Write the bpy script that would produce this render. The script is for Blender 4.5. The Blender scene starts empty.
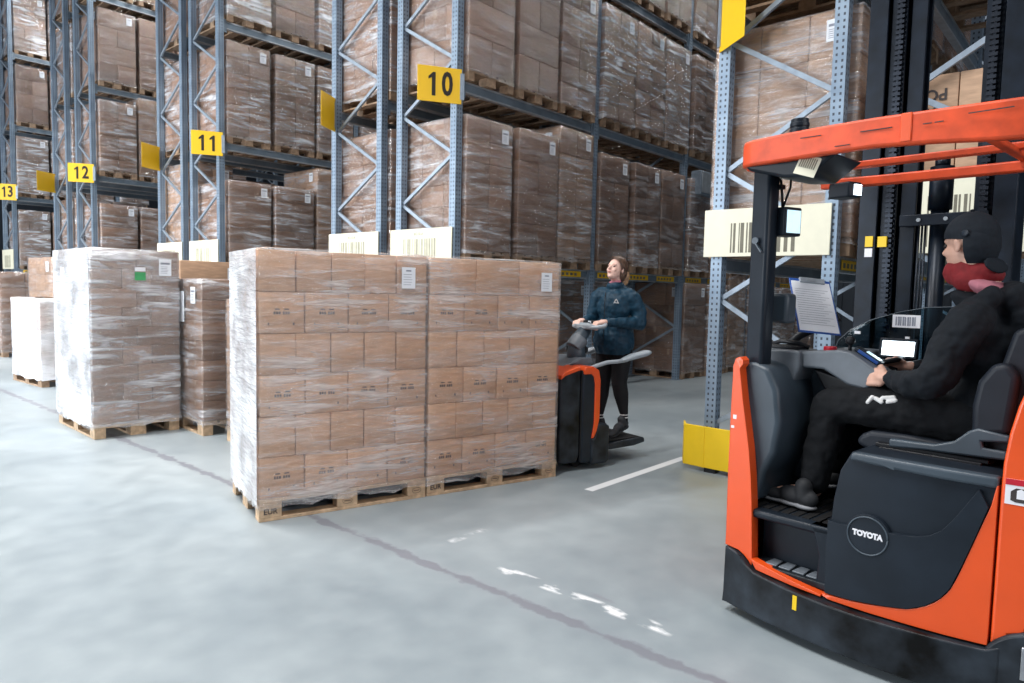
import bpy, bmesh, math, random
from mathutils import Vector, Matrix, Euler
random.seed(7)
PI = math.pi
scn = bpy.context.scene
C = bpy.data.collections.new('warehouse'); scn.collection.children.link(C)

# ------------------------------------------------------------------ helpers
class MB:
    def __init__(s): s.v = []; s.f = []; s.m = []; s.sm = []
    def add(s, vs, fs, mat=0, smooth=False):
        b = len(s.v); s.v += [tuple(v) for v in vs]
        for f in fs: s.f.append([b+i for i in f]); s.m.append(mat); s.sm.append(smooth)
        return s
    def box(s, x0, x1, y0, y1, z0, z1, mat=0, M=None):
        vs = [Vector((x, y, z)) for z in (z0, z1) for y in (y0, y1) for x in (x0, x1)]
        if M is not None: vs = [M @ v for v in vs]
        return s.add(vs, [(0,2,3,1),(4,5,7,6),(0,1,5,4),(2,6,7,3),(0,4,6,2),(1,3,7,5)], mat)
    def bar(s, p0, p1, w, h, mat=0, up=Vector((0,0,1))):
        p0 = Vector(p0); p1 = Vector(p1); d = (p1-p0).normalized()
        a = d.cross(up)
        if a.length < 1e-4: a = d.cross(Vector((1,0,0)))
        a.normalize(); b = a.cross(d)
        vs = [p + a*(w/2*i) + b*(h/2*j) for p in (p0, p1) for i, j in ((-1,-1),(1,-1),(1,1),(-1,1))]
        return s.add(vs, [(3,2,1,0),(4,5,6,7),(0,1,5,4),(1,2,6,5),(2,3,7,6),(3,0,4,7)], mat)
    def tube(s, pts, r, n=10, mat=0, cap=True, flat=1.0):
        pts = [Vector(p) for p in pts]; rs = r if isinstance(r, (list, tuple)) else [r]*len(pts)
        rings = []; prev = None
        for i, p in enumerate(pts):
            t = (pts[min(i+1, len(pts)-1)] - pts[max(i-1, 0)]).normalized()
            if prev is None:
                a = t.cross(Vector((0,0,1)))
                if a.length < 1e-3: a = t.cross(Vector((1,0,0)))
            else: a = prev - t*prev.dot(t)
            a.normalize(); prev = a; b = t.cross(a)
            rings.append([p + a*math.cos(2*PI*k/n)*rs[i] + b*math.sin(2*PI*k/n)*rs[i]*flat for k in range(n)])
        vs = [v for rg in rings for v in rg]; fs = []
        for i in range(len(rings)-1):
            for k in range(n):
                k2 = (k+1) % n; fs.append((i*n+k, i*n+k2, (i+1)*n+k2, (i+1)*n+k))
        s.add(vs, fs, mat, True)
        if cap:
            b = len(s.v)-len(vs)
            s.f.append([b+k for k in range(n)][::-1]); s.m.append(mat); s.sm.append(False)
            s.f.append([b+(len(rings)-1)*n+k for k in range(n)]); s.m.append(mat); s.sm.append(False)
        return s
    def cyl(s, p0, p1, r, n=20, mat=0, r1=None): return s.tube([p0, p1], [r, r if r1 is None else r1], n, mat)
    def prism(s, poly, y0, y1, mat=0, axis='xz', fn=None):
        n = len(poly)
        def mk(a, b, c):
            if axis == 'xz': v = (a, c, b)
            elif axis == 'xy': v = (a, b, c)
            else: v = (c, a, b)
            return fn(*v) if fn else v
        vs = [mk(a, b, y0) for a, b in poly] + [mk(a, b, y1) for a, b in poly]
        fs = [tuple(range(n)), tuple(range(2*n-1, n-1, -1))] + [(i+n, (i+1) % n+n, (i+1) % n, i) for i in range(n)]
        return s.add(vs, fs, mat)
    def ball(s, c, r, mat=0, n=14, M=None):
        if not isinstance(r, (list, tuple)): r = (r, r, r)
        vs = []; fs = []; h = n//2
        for i in range(h+1):
            th = PI*i/h
            for k in range(n):
                v = Vector((r[0]*math.sin(th)*math.cos(2*PI*k/n), r[1]*math.sin(th)*math.sin(2*PI*k/n), r[2]*math.cos(th)))
                if M is not None: v = M @ v
                vs.append(v+Vector(c))
        for i in range(h):
            for k in range(n):
                k2 = (k+1) % n; fs.append((i*n+k, (i+1)*n+k, (i+1)*n+k2, i*n+k2))
        return s.add(vs, fs, mat, True)
    def mesh(s, name, mats, bevel=0, seg=2):
        me = bpy.data.meshes.new(name); me.from_pydata(s.v, [], s.f)
        for m in mats: me.materials.append(m)
        me.polygons.foreach_set('material_index', s.m); me.polygons.foreach_set('use_smooth', s.sm)
        bm = bmesh.new(); bm.from_mesh(me)
        bmesh.ops.recalc_face_normals(bm, faces=bm.faces)
        bm.to_mesh(me); bm.free(); me.update()
        return me

def link(name, me, parent=None):
    o = bpy.data.objects.new(name, me); C.objects.link(o)
    if parent is not None: o.parent = parent
    return o
def part(name, mb, mats, parent=None, bevel=0, seg=2, label=None):
    if not isinstance(mats, (list, tuple)): mats = [mats]
    o = link(name, mb.mesh(name, mats), parent)
    if bevel:
        md = o.modifiers.new('Bevel', 'BEVEL'); md.width = bevel; md.segments = seg; md.limit_method = 'ANGLE'; md.angle_limit = math.radians(35)
        md.harden_normals = False
        for p in o.data.polygons: p.use_smooth = True
        try:
            o.data.set_sharp_from_angle(angle=math.radians(50))
        except Exception: pass
    if label: o['label'] = label
    return o
def tag(o, label, cat, group=None, kind=None):
    o['label'] = label; o['category'] = cat
    if group: o['group'] = group
    if kind: o['kind'] = kind
    return o
def thing(name, label, cat, loc=(0,0,0), rz=0, group=None):
    o = bpy.data.objects.new(name, None); C.objects.link(o); o.empty_display_size = .1
    o.location = loc; o.rotation_euler = (0, 0, rz)
    return tag(o, label, cat, group)
def struct(name, mb, mats):
    o = part(name, mb, mats); o['kind'] = 'structure'; return o
def copy_tree(o, parent=None):
    c = o.copy(); C.objects.link(c)
    if parent is not None: c.parent = parent
    for ch in kids.get(o.name, []): copy_tree(ch, c)
    return c
kids = {}
def index_tree(o):
    kids[o.name] = list(o.children)
    for c in o.children: index_tree(c)

# ------------------------------------------------------------------ materials
def nt(name):
    m = bpy.data.materials.new(name); m.use_nodes = True; t = m.node_tree
    return m, t, t.nodes['Principled BSDF'], t.nodes['Material Output']
def N(t, typ, **k):
    n = t.nodes.new(typ)
    for a, b in k.items():
        if a == 'op': n.operation = b
        elif a.startswith('i'): n.inputs[int(a[1:])].default_value = b
        else: setattr(n, a, b)
    return n
def ramp(t, stops):
    r = t.nodes.new('ShaderNodeValToRGB'); e = r.color_ramp.elements
    e[0].position, e[0].color = stops[0][0], tuple(stops[0][1])+(1,)
    e[1].position, e[1].color = stops[-1][0], tuple(stops[-1][1])+(1,)
    for p, c in stops[1:-1]: x = e.new(p); x.color = tuple(c)+(1,)
    return r
def plain(name, col, rough=.5, metal=0, noise=.12, scale=12, bump=0, emit=0, coat=0, spec=.5):
    m, t, b, o = nt(name)
    tc = N(t, 'ShaderNodeTexCoord'); nz = N(t, 'ShaderNodeTexNoise'); nz.inputs['Scale'].default_value = scale; nz.inputs['Detail'].default_value = 4
    t.links.new(tc.outputs['Object'], nz.inputs['Vector'])
    lo = [max(0, c*(1-noise*1.6)) for c in col]; hi = [min(1, c*(1+noise)) for c in col]
    r = ramp(t, [(.3, lo), (.7, hi)]); t.links.new(nz.outputs['Fac'], r.inputs['Fac']); t.links.new(r.outputs['Color'], b.inputs['Base Color'])
    b.inputs['Roughness'].default_value = rough; b.inputs['Metallic'].default_value = metal; b.inputs['Specular IOR Level'].default_value = spec if max(col) > .07 else spec*.5
    if coat: b.inputs['Coat Weight'].default_value = coat; b.inputs['Coat Roughness'].default_value = .15
    if bump:
        bp = N(t, 'ShaderNodeBump'); bp.inputs['Strength'].default_value = bump; bp.inputs['Distance'].default_value = .01
        t.links.new(nz.outputs['Fac'], bp.inputs['Height']); t.links.new(bp.outputs['Normal'], b.inputs['Normal'])
    if emit:
        b.inputs['Emission Color'].default_value = tuple(col)+(1,); b.inputs['Emission Strength'].default_value = emit
    return m
def card_mat(name, c0, c1):
    m, t, b, o = nt(name)
    oi = N(t, 'ShaderNodeObjectInfo'); tc = N(t, 'ShaderNodeTexCoord')
    r = ramp(t, [(0, c0), (1, c1)]); t.links.new(oi.outputs['Random'], r.inputs['Fac'])
    mp = N(t, 'ShaderNodeMapping'); mp.inputs['Scale'].default_value = (3, 3, 14); t.links.new(tc.outputs['Object'], mp.inputs['Vector'])
    nz = N(t, 'ShaderNodeTexNoise'); nz.inputs['Scale'].default_value = 3; nz.inputs['Detail'].default_value = 5; t.links.new(mp.outputs[0], nz.inputs['Vector'])
    mr = N(t, 'ShaderNodeMapRange'); mr.inputs[1].default_value = .3; mr.inputs[2].default_value = .7; mr.inputs[3].default_value = .82; mr.inputs[4].default_value = 1.12
    t.links.new(nz.outputs['Fac'], mr.inputs[0])
    vm = N(t, 'ShaderNodeVectorMath', op='SCALE'); t.links.new(r.outputs['Color'], vm.inputs[0]); t.links.new(mr.outputs[0], vm.inputs['Scale'])
    t.links.new(vm.outputs[0], b.inputs['Base Color']); b.inputs['Roughness'].default_value = .75
    bp = N(t, 'ShaderNodeBump'); bp.inputs['Strength'].default_value = .15; bp.inputs['Distance'].default_value = .01
    t.links.new(nz.outputs['Fac'], bp.inputs['Height']); t.links.new(bp.outputs['Normal'], b.inputs['Normal'])
    return m
def film_mat(name, base, amp, tilt=.5, white=(.86, .88, .93), gloss=(.55, .13)):
    m, t, b, o = nt(name); t.nodes.remove(b)
    tc = N(t, 'ShaderNodeTexCoord'); oi = N(t, 'ShaderNodeObjectInfo')
    off = N(t, 'ShaderNodeMath', op='MULTIPLY', i1=37.0); t.links.new(oi.outputs['Random'], off.inputs[0])
    ad = N(t, 'ShaderNodeVectorMath', op='ADD'); t.links.new(tc.outputs['Object'], ad.inputs[0]); t.links.new(off.outputs[0], ad.inputs[1])
    mp = N(t, 'ShaderNodeMapping'); mp.inputs['Rotation'].default_value = (.1, .12, 0); mp.inputs['Scale'].default_value = (1.1, 1.1, 9); t.links.new(ad.outputs[0], mp.inputs[0])
    nz = N(t, 'ShaderNodeTexNoise'); nz.inputs['Scale'].default_value = 1.6; nz.inputs['Detail'].default_value = 7; nz.inputs['Roughness'].default_value = .62; nz.inputs['Distortion'].default_value = .6
    t.links.new(mp.outputs[0], nz.inputs['Vector'])
    mp2 = N(t, 'ShaderNodeMapping'); mp2.inputs['Rotation'].default_value = (tilt, -tilt, 0); mp2.inputs['Scale'].default_value = (2, 2, 12); t.links.new(ad.outputs[0], mp2.inputs[0])
    nz2 = N(t, 'ShaderNodeTexNoise'); nz2.inputs['Scale'].default_value = 2.6; nz2.inputs['Detail'].default_value = 5; nz2.inputs['Distortion'].default_value = 1.2
    t.links.new(mp2.outputs[0], nz2.inputs['Vector'])
    nz3 = N(t, 'ShaderNodeTexNoise'); nz3.inputs['Scale'].default_value = 2.2; nz3.inputs['Detail'].default_value = 2; t.links.new(ad.outputs[0], nz3.inputs['Vector'])
    mr = N(t, 'ShaderNodeMapRange'); mr.inputs[1].default_value = .45; mr.inputs[2].default_value = .75; mr.inputs[3].default_value = base; mr.inputs[4].default_value = base+amp
    mr.clamp = True; t.links.new(nz.outputs['Fac'], mr.inputs[0])
    mr3 = N(t, 'ShaderNodeMapRange'); mr3.inputs[1].default_value = .35; mr3.inputs[2].default_value = .65; mr3.inputs[3].default_value = .5; mr3.inputs[4].default_value = 1.5; t.links.new(nz3.outputs['Fac'], mr3.inputs[0])
    mu = N(t, 'ShaderNodeMath', op='MULTIPLY'); mu.use_clamp = True; t.links.new(mr.outputs[0], mu.inputs[0]); t.links.new(mr3.outputs[0], mu.inputs[1])
    sm = N(t, 'ShaderNodeMath', op='ADD'); t.links.new(nz.outputs['Fac'], sm.inputs[0]); t.links.new(nz2.outputs['Fac'], sm.inputs[1])
    bp = N(t, 'ShaderNodeBump'); bp.inputs['Strength'].default_value = .75; bp.inputs['Distance'].default_value = .03; t.links.new(sm.outputs[0], bp.inputs['Height'])
    tr = N(t, 'ShaderNodeBsdfTransparent'); tr.inputs[0].default_value = (.97, .97, .98, 1)
    df = N(t, 'ShaderNodeBsdfDiffuse'); df.inputs[0].default_value = white+(1,)
    gl = N(t, 'ShaderNodeBsdfGlossy'); gl.inputs['Roughness'].default_value = .14; gl.inputs[0].default_value = (1, 1, 1, 1)
    t.links.new(bp.outputs[0], gl.inputs['Normal']); t.links.new(bp.outputs[0], df.inputs['Normal'])
    m1 = N(t, 'ShaderNodeMixShader'); t.links.new(mu.outputs[0], m1.inputs[0]); t.links.new(tr.outputs[0], m1.inputs[1]); t.links.new(df.outputs[0], m1.inputs[2])
    lw = N(t, 'ShaderNodeLayerWeight'); lw.inputs[0].default_value = .25; t.links.new(bp.outputs[0], lw.inputs['Normal'])
    gm = N(t, 'ShaderNodeMath', op='MULTIPLY_ADD', i1=gloss[0], i2=gloss[1]); t.links.new(lw.outputs['Fresnel'], gm.inputs[0])
    m2 = N(t, 'ShaderNodeMixShader'); t.links.new(gm.outputs[0], m2.inputs[0]); t.links.new(m1.outputs[0], m2.inputs[1]); t.links.new(gl.outputs[0], m2.inputs[2])
    t.links.new(m2.outputs[0], o.inputs[0])
    return m
def post_mat():
    m, t, b, o = nt('galvanised_post')
    tc = N(t, 'ShaderNodeTexCoord'); sp = N(t, 'ShaderNodeSeparateXYZ'); t.links.new(tc.outputs['Object'], sp.inputs[0])
    z = N(t, 'ShaderNodeMath', op='FRACT'); zz = N(t, 'ShaderNodeMath', op='MULTIPLY', i1=20.0); t.links.new(sp.outputs[2], zz.inputs[0]); t.links.new(zz.outputs[0], z.inputs[0])
    a = N(t, 'ShaderNodeMath', op='LESS_THAN', i1=.42); t.links.new(z.outputs[0], a.inputs[0])
    ax = N(t, 'ShaderNodeMath', op='ABSOLUTE'); t.links.new(sp.outputs[0], ax.inputs[0]); ay = N(t, 'ShaderNodeMath', op='ABSOLUTE'); t.links.new(sp.outputs[1], ay.inputs[0])
    def band(src):
        c = N(t, 'ShaderNodeMath', op='COMPARE', i1=.022, i2=.008); t.links.new(src.outputs[0], c.inputs[0]); return c
    bx, by = band(ax), band(ay); mx = N(t, 'ShaderNodeMath', op='MAXIMUM'); t.links.new(bx.outputs[0], mx.inputs[0]); t.links.new(by.outputs[0], mx.inputs[1])
    mm = N(t, 'ShaderNodeMath', op='MULTIPLY'); t.links.new(a.outputs[0], mm.inputs[0]); t.links.new(mx.outputs[0], mm.inputs[1])
    nz = N(t, 'ShaderNodeTexNoise'); nz.inputs['Scale'].default_value = 6; t.links.new(tc.outputs['Object'], nz.inputs['Vector'])
    r = ramp(t, [(.3, (.19, .26, .345)), (.7, (.27, .35, .44))]); t.links.new(nz.outputs['Fac'], r.inputs[0])
    mix = N(t, 'ShaderNodeMix'); mix.data_type = 'RGBA'; t.links.new(mm.outputs[0], mix.inputs[0]); t.links.new(r.outputs[0], mix.inputs[6]); mix.inputs[7].default_value = (.05, .06, .08, 1)
    t.links.new(mix.outputs[2], b.inputs['Base Color']); b.inputs['Metallic'].default_value = .35; b.inputs['Roughness'].default_value = .42
    return m
def floor_mat():
    m, t, b, o = nt('polished_concrete')
    tc = N(t, 'ShaderNodeTexCoord'); sp = N(t, 'ShaderNodeSeparateXYZ'); t.links.new(tc.outputs['Object'], sp.inputs[0])
    X, Y = sp.outputs[0], sp.outputs[1]
    def M_(op, a, b_, c=None, clamp=False):
        n = t.nodes.new('ShaderNodeMath'); n.operation = op; n.use_clamp = clamp
        for i, q in enumerate((a, b_, c)):
            if q is None: continue
            if isinstance(q, (int, float)): n.inputs[i].default_value = q
            else: t.links.new(q, n.inputs[i])
        return n.outputs[0]
    def noise(scale, detail=4, sc=(1,1,1), dist=0):
        mp = N(t, 'ShaderNodeMapping'); mp.inputs['Scale'].default_value = sc; t.links.new(tc.outputs['Object'], mp.inputs[0])
        n = N(t, 'ShaderNodeTexNoise'); n.inputs['Scale'].default_value = scale; n.inputs['Detail'].default_value = detail; n.inputs['Distortion'].default_value = dist
        t.links.new(mp.outputs[0], n.inputs['Vector']); return n.outputs['Fac']
    n1 = noise(.55, 5, dist=.4); n2 = noise(5, 6); n3 = noise(22, 5)
    r = ramp(t, [(.28, (.175, .212, .238)), (.5, (.255, .295, .318)), (.72, (.35, .392, .412))])
    mx = M_('ADD', M_('MULTIPLY', n1, .7), M_('MULTIPLY', n2, .3)); t.links.new(mx, r.inputs[0])
    col = r.outputs[0]
    def over(col, mask, c):
        mix = N(t, 'ShaderNodeMix'); mix.data_type = 'RGBA'; t.links.new(mask, mix.inputs[0]); t.links.new(col, mix.inputs[6])
        mix.inputs[7].default_value = c+(1,); return mix.outputs[2]
    def inside(v, a, b_, soft=.01):
        lo = M_('MULTIPLY', M_('SUBTRACT', v, a), 1/soft, clamp=True); hi = M_('MULTIPLY', M_('SUBTRACT', b_, v), 1/soft, clamp=True)
        return M_('MULTIPLY', lo, hi)
    # expansion joint with crumbling dark edges, running across the ends of the racks
    jx = M_('ADD', X, M_('MULTIPLY', M_('SUBTRACT', n3, .5), .05)); d = M_('ABSOLUTE', M_('SUBTRACT', jx, 2.57), 0)
    w = M_('ADD', M_('MULTIPLY', n2, .15), -.034)
    jm = M_('MULTIPLY', M_('MULTIPLY', M_('SUBTRACT', w, d), 45, clamp=True), .72)
    col = over(col, jm, (.13, .13, .16))
    wide = M_('MULTIPLY', M_('SUBTRACT', .09, d), 6, clamp=True)
    col = over(col, M_('MULTIPLY', wide, .35), (.27, .28, .31))
    # crisp white line along the aisle
    col = over(col, M_('MULTIPLY', inside(Y, 3.03, 3.12), inside(X, 4.42, 6.0)), (.78, .80, .82))
    # worn paint patches
    wear = M_('MULTIPLY', M_('SUBTRACT', noise(9, 6, (1, .55, 1)), .50), 12, clamp=True)
    for (a, b_, c, d_) in ((2.76, 2.86, 1.45, 2.55), (2.84, 3.22, 2.98, 3.06)):
        col = over(col, M_('MULTIPLY', M_('MULTIPLY', inside(X, a, b_, .02), inside(Y, c, d_, .05)), wear), (.68, .70, .72))
    for (a, b_, c, d_) in ((2.86, 2.92, 1.5, 2.0),):
        col = over(col, M_('MULTIPLY', M_('MULTIPLY', inside(X, a, b_, .03), inside(Y, c, d_, .05)), M_('MULTIPLY', wear, .6)), (.2, .2, .23))
    t.links.new(col, b.inputs['Base Color'])
    rr = M_('ADD', M_('MULTIPLY', n2, .25), .3); t.links.new(rr, b.inputs['Roughness'])
    b.inputs['Specular IOR Level'].default_value = .55
    bp = N(t, 'ShaderNodeBump'); bp.inputs['Strength'].default_value = .04; t.links.new(n2, bp.inputs['Height']); t.links.new(bp.outputs[0], b.inputs['Normal'])
    return m

M = dict(
    floor=floor_mat(), post=post_mat(),
    brace=plain('galvanised_brace', (.29, .35, .42), .4, .4), beam=plain('blue_grey_beam', (.19, .25, .31), .42, .35, scale=5),
    beamlip=plain('worn_beam_edge', (.42, .46, .5), .4, .5),
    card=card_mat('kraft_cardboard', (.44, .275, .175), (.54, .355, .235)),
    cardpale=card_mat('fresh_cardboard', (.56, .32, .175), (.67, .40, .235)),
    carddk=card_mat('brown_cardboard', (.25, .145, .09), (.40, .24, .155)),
    tape=plain('packing_tape', (.42, .29, .19), .3), seam=plain('carton_seam', (.14, .09, .06), .8), ink=plain('printing_ink', (.06, .05, .05), .6),
    wood=plain('pallet_wood', (.58, .41, .26), .7, scale=20, noise=.2, bump=.1), wooddk=plain('old_pallet_wood', (.34, .23, .15), .75, scale=20, noise=.2),
    film=film_mat('stretch_film', .03, .62, gloss=(.7, .07)), filmclear=film_mat('clear_stretch_film', .02, .30, gloss=(.7, .06)), filmwhite=film_mat('layered_stretch_film', .10, .8),
    filmbale=film_mat('opaque_white_film', .75, .3),
    yellow=plain('sign_yellow', (.86, .52, .01), .45, noise=.01), guard=plain('guard_yellow', (.84, .56, .006), .45, noise=.015),
    cream=plain('cream_board', (.80, .78, .62), .5, noise=.02), bars=plain('faded_bars', (.17, .16, .12), .6), bars_faint=plain('pale_bars', (.36, .35, .27), .6),
    black=plain('black_paint', (.012, .013, .016), .4), text=plain('sign_black', (.03, .025, .02), .5),
    orange=plain('truck_orange', (.78, .085, .010), .38, noise=.05, coat=.25, scale=4), orangeworn=plain('worn_orange', (.70, .072, .014), .5, noise=.2, scale=9),
    plast=plain('black_plastic', (.012, .018, .027), .40, noise=.15, scale=7, bump=.03), plast2=plain('grey_plastic', (.045, .064, .084), .42, noise=.12, scale=6, bump=.03),
    bumper=plain('scuffed_bumper', (.020, .026, .034), .42, noise=.62, scale=6, bump=.08), rubber=plain('black_rubber', (.012, .012, .013), .7),
    grey=plain('pale_grey_plastic', (.33, .37, .41), .45), midgrey=plain('mid_grey_plastic', (.13, .15, .175), .45),
    mast=plain('mast_steel', (.007, .012, .021), .36, .2, noise=.3), chain=plain('mast_chain', (.03, .035, .045), .35, .8), steel=plain('bright_steel', (.5, .52, .55), .3, .9),
    seat=plain('seat_vinyl', (.014, .018, .026), .5, noise=.1), paper=plain('paper', (.80, .83, .88), .6, noise=.01), paperink=plain('paper_ink', (.25, .27, .33), .6),
    blue=plain('blue_plastic', (.02, .09, .36), .35), screen=plain('screen_glow', (.80, .92, 1.0), .3, emit=3.2, noise=0), screen2=plain('screen_pale', (.55, .75, .85), .3, emit=.75, noise=.12),
    lampglow=plain('lamp_glow', (.75, .88, 1.0), .3, emit=6, noise=0), red=plain('red_label', (.55, .01, .03), .5), bleach=plain('white_label', (.82, .82, .86), .5, noise=.01),
    skin=plain('skin', (.62, .36, .27), .5, noise=.05, scale=25), skinw=plain('fair_skin', (.72, .46, .38), .5, noise=.04, scale=25),
    cap=plain('dark_cap', (.007, .011, .017), .8, bump=.1, scale=60), hoodie=plain('black_hoodie', (.006, .0085, .0125), .85, noise=.2, bump=.1, scale=40), trousers=plain('black_trousers', (.0065, .0075, .0095), .9, bump=.1, scale=40),
    scarf=plain('red_neck_warmer', (.20, .006, .010), .8, bump=.15, scale=40), pink=plain('faded_pink_cloth', (.42, .15, .19), .8),
    jacket=plain('navy_jacket', (.007, .036, .066), .55, noise=.2, bump=.08, scale=30), legging=plain('black_leggings', (.010, .010, .012), .8), sock=plain('black_sock', (.02, .02, .022), .9),
    stripe=plain('white_stripe', (.6, .6, .6), .8), shoe=plain('dark_shoe', (.03, .032, .036), .6), sole=plain('grey_sole', (.25, .26, .28), .6),
    hair=plain('brown_hair', (.10, .05, .03), .5, noise=.5, scale=40), hairtip=plain('sun_bleached_hair', (.38, .22, .12), .5, noise=.4, scale=40), eye=plain('eye_dark', (.02, .015, .015), .2), lip=plain('lip', (.42, .14, .12), .4),
    wall=plain('dark_cladding', (.045, .055, .07), .7, scale=1), dark=plain('dark_board', (.05, .04, .035), .8),
    green=plain('green_label', (.05, .35, .12), .5),
)
gm, gt, gb, go = nt('tinted_acrylic'); gt.nodes.remove(gb)
_tr = N(gt, 'ShaderNodeBsdfTransparent'); _tr.inputs[0].default_value = (.42, .55, .60, 1)
_gl = N(gt, 'ShaderNodeBsdfGlossy'); _gl.inputs['Roughness'].default_value = .06; _lw = N(gt, 'ShaderNodeLayerWeight'); _lw.inputs[0].default_value = .35
_nz = N(gt, 'ShaderNodeTexNoise'); _nz.inputs['Scale'].default_value = 3
_ms = N(gt, 'ShaderNodeMixShader'); gt.links.new(_lw.outputs['Fresnel'], _ms.inputs[0]); gt.links.new(_tr.outputs[0], _ms.inputs[1]); gt.links.new(_gl.outputs[0], _ms.inputs[2]); gt.links.new(_ms.outputs[0], go.inputs[0])
M['acrylic'] = gm

def text_mesh(body, size, depth, mat, align='CENTER', bold=0):
    cu = bpy.data.curves.new('lettering', 'FONT'); cu.body = body; cu.size = size; cu.extrude = depth; cu.align_x = align; cu.align_y = 'CENTER'; cu.offset = bold; cu.resolution_u = 3
    ob = bpy.data.objects.new('lettering', cu); C.objects.link(ob)
    dg = bpy.context.evaluated_depsgraph_get(); me = bpy.data.meshes.new_from_object(ob.evaluated_get(dg))
    bpy.data.objects.remove(ob); bpy.data.curves.remove(cu)
    me.materials.clear(); me.materials.append(mat); return me
def text(name, body, size, mat, parent, loc, rot, depth=.0015, bold=0, sx=1):
    o = link(name, text_mesh(body, size, depth, mat, bold=bold), parent); o.location = loc; o.rotation_euler = rot; o.scale = (sx, 1, 1); return o

# ------------------------------------------------------------------ people helper: one continuous remeshed surface out of tapered limbs
def blob(name, prims, mats, parent, voxel=.008, smooth=4, noise=0, nscale=.1, matfn=None, cut=None, shift=None):
    mb = MB()
    for p in prims:
        if p[0] == 'c':      # tapered capsule p0 r0 p1 r1
            _, p0, r0, p1, r1 = p; p0 = Vector(p0); p1 = Vector(p1)
            mb.tube([p0, p0.lerp(p1, .5), p1], [r0, (r0+r1)/2, r1], 14); mb.ball(p0, r0); mb.ball(p1, r1)
        elif p[0] == 'p':    # path: list of (pt, r)
            for (a, ra), (b, rb) in zip(p[1][:-1], p[1][1:]):
                mb.tube([a, b], [ra, rb], 14); mb.ball(a, ra)
            mb.ball(*p[1][-1])
        elif p[0] == 'e':    # ellipsoid c radii (euler)
            Mx = Euler(p[3]).to_matrix() if len(p) > 3 else None
            mb.ball(p[1], p[2], n=18, M=Mx)
    me = mb.mesh(name, mats if isinstance(mats, (list, tuple)) else [mats])
    ob = bpy.data.objects.new(name, me); C.objects.link(ob)
    md = ob.modifiers.new('r', 'REMESH'); md.mode = 'VOXEL'; md.voxel_size = voxel; md.use_smooth_shade = True
    sm = ob.modifiers.new('s', 'SMOOTH'); sm.factor = .5; sm.iterations = smooth
    if noise:
        tx = bpy.data.textures.new('folds', 'CLOUDS'); tx.noise_scale = nscale; tx.noise_depth = 2
        dp = ob.modifiers.new('d', 'DISPLACE'); dp.texture = tx; dp.strength = noise; dp.mid_level = .5
    dg = bpy.context.evaluated_depsgraph_get(); me2 = bpy.data.meshes.new_from_object(ob.evaluated_get(dg)); me2.name = name
    bpy.data.objects.remove(ob); bpy.data.meshes.remove(me)
    if cut:
        bm = bmesh.new(); bm.from_mesh(me2)
        for co_, no_ in (cut if isinstance(cut, list) else [cut]):
            bmesh.ops.bisect_plane(bm, geom=bm.verts[:]+bm.edges[:]+bm.faces[:], plane_co=co_, plane_no=no_, clear_outer=True)
        bm.to_mesh(me2); bm.free()
    if shift is not None: me2.transform(Matrix.Translation(-Vector(shift)))
    for p in me2.polygons: p.use_smooth = True
    if matfn:
        for p in me2.polygons: p.material_index = matfn(p.center)
    return link(name, me2, parent)

# ------------------------------------------------------------------ setting
RX = 5.80           # plane of the rack ends
struct('floor', MB().box(-14, 30, -14, 42, -.1, 0), M['floor'])
wb = MB().box(24, 24.2, -14, 42, 0, 12)
for k in range(56): wb.box(23.96, 24, -14+k, -13.6+k, 0, 12)
struct('wall_back', wb, M['wall'])
wl = MB().box(5, 24.2, 36, 36.2, 0, 12)
for k in range(19): wl.box(5+k, 5.4+k, 35.96, 36, 0, 12)
struct('wall_left', wl, M['wall'])
struct('ceiling', MB().box(5.0, 24.2, -14, 36.2, 11.6, 11.8), M['wall'])

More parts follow.
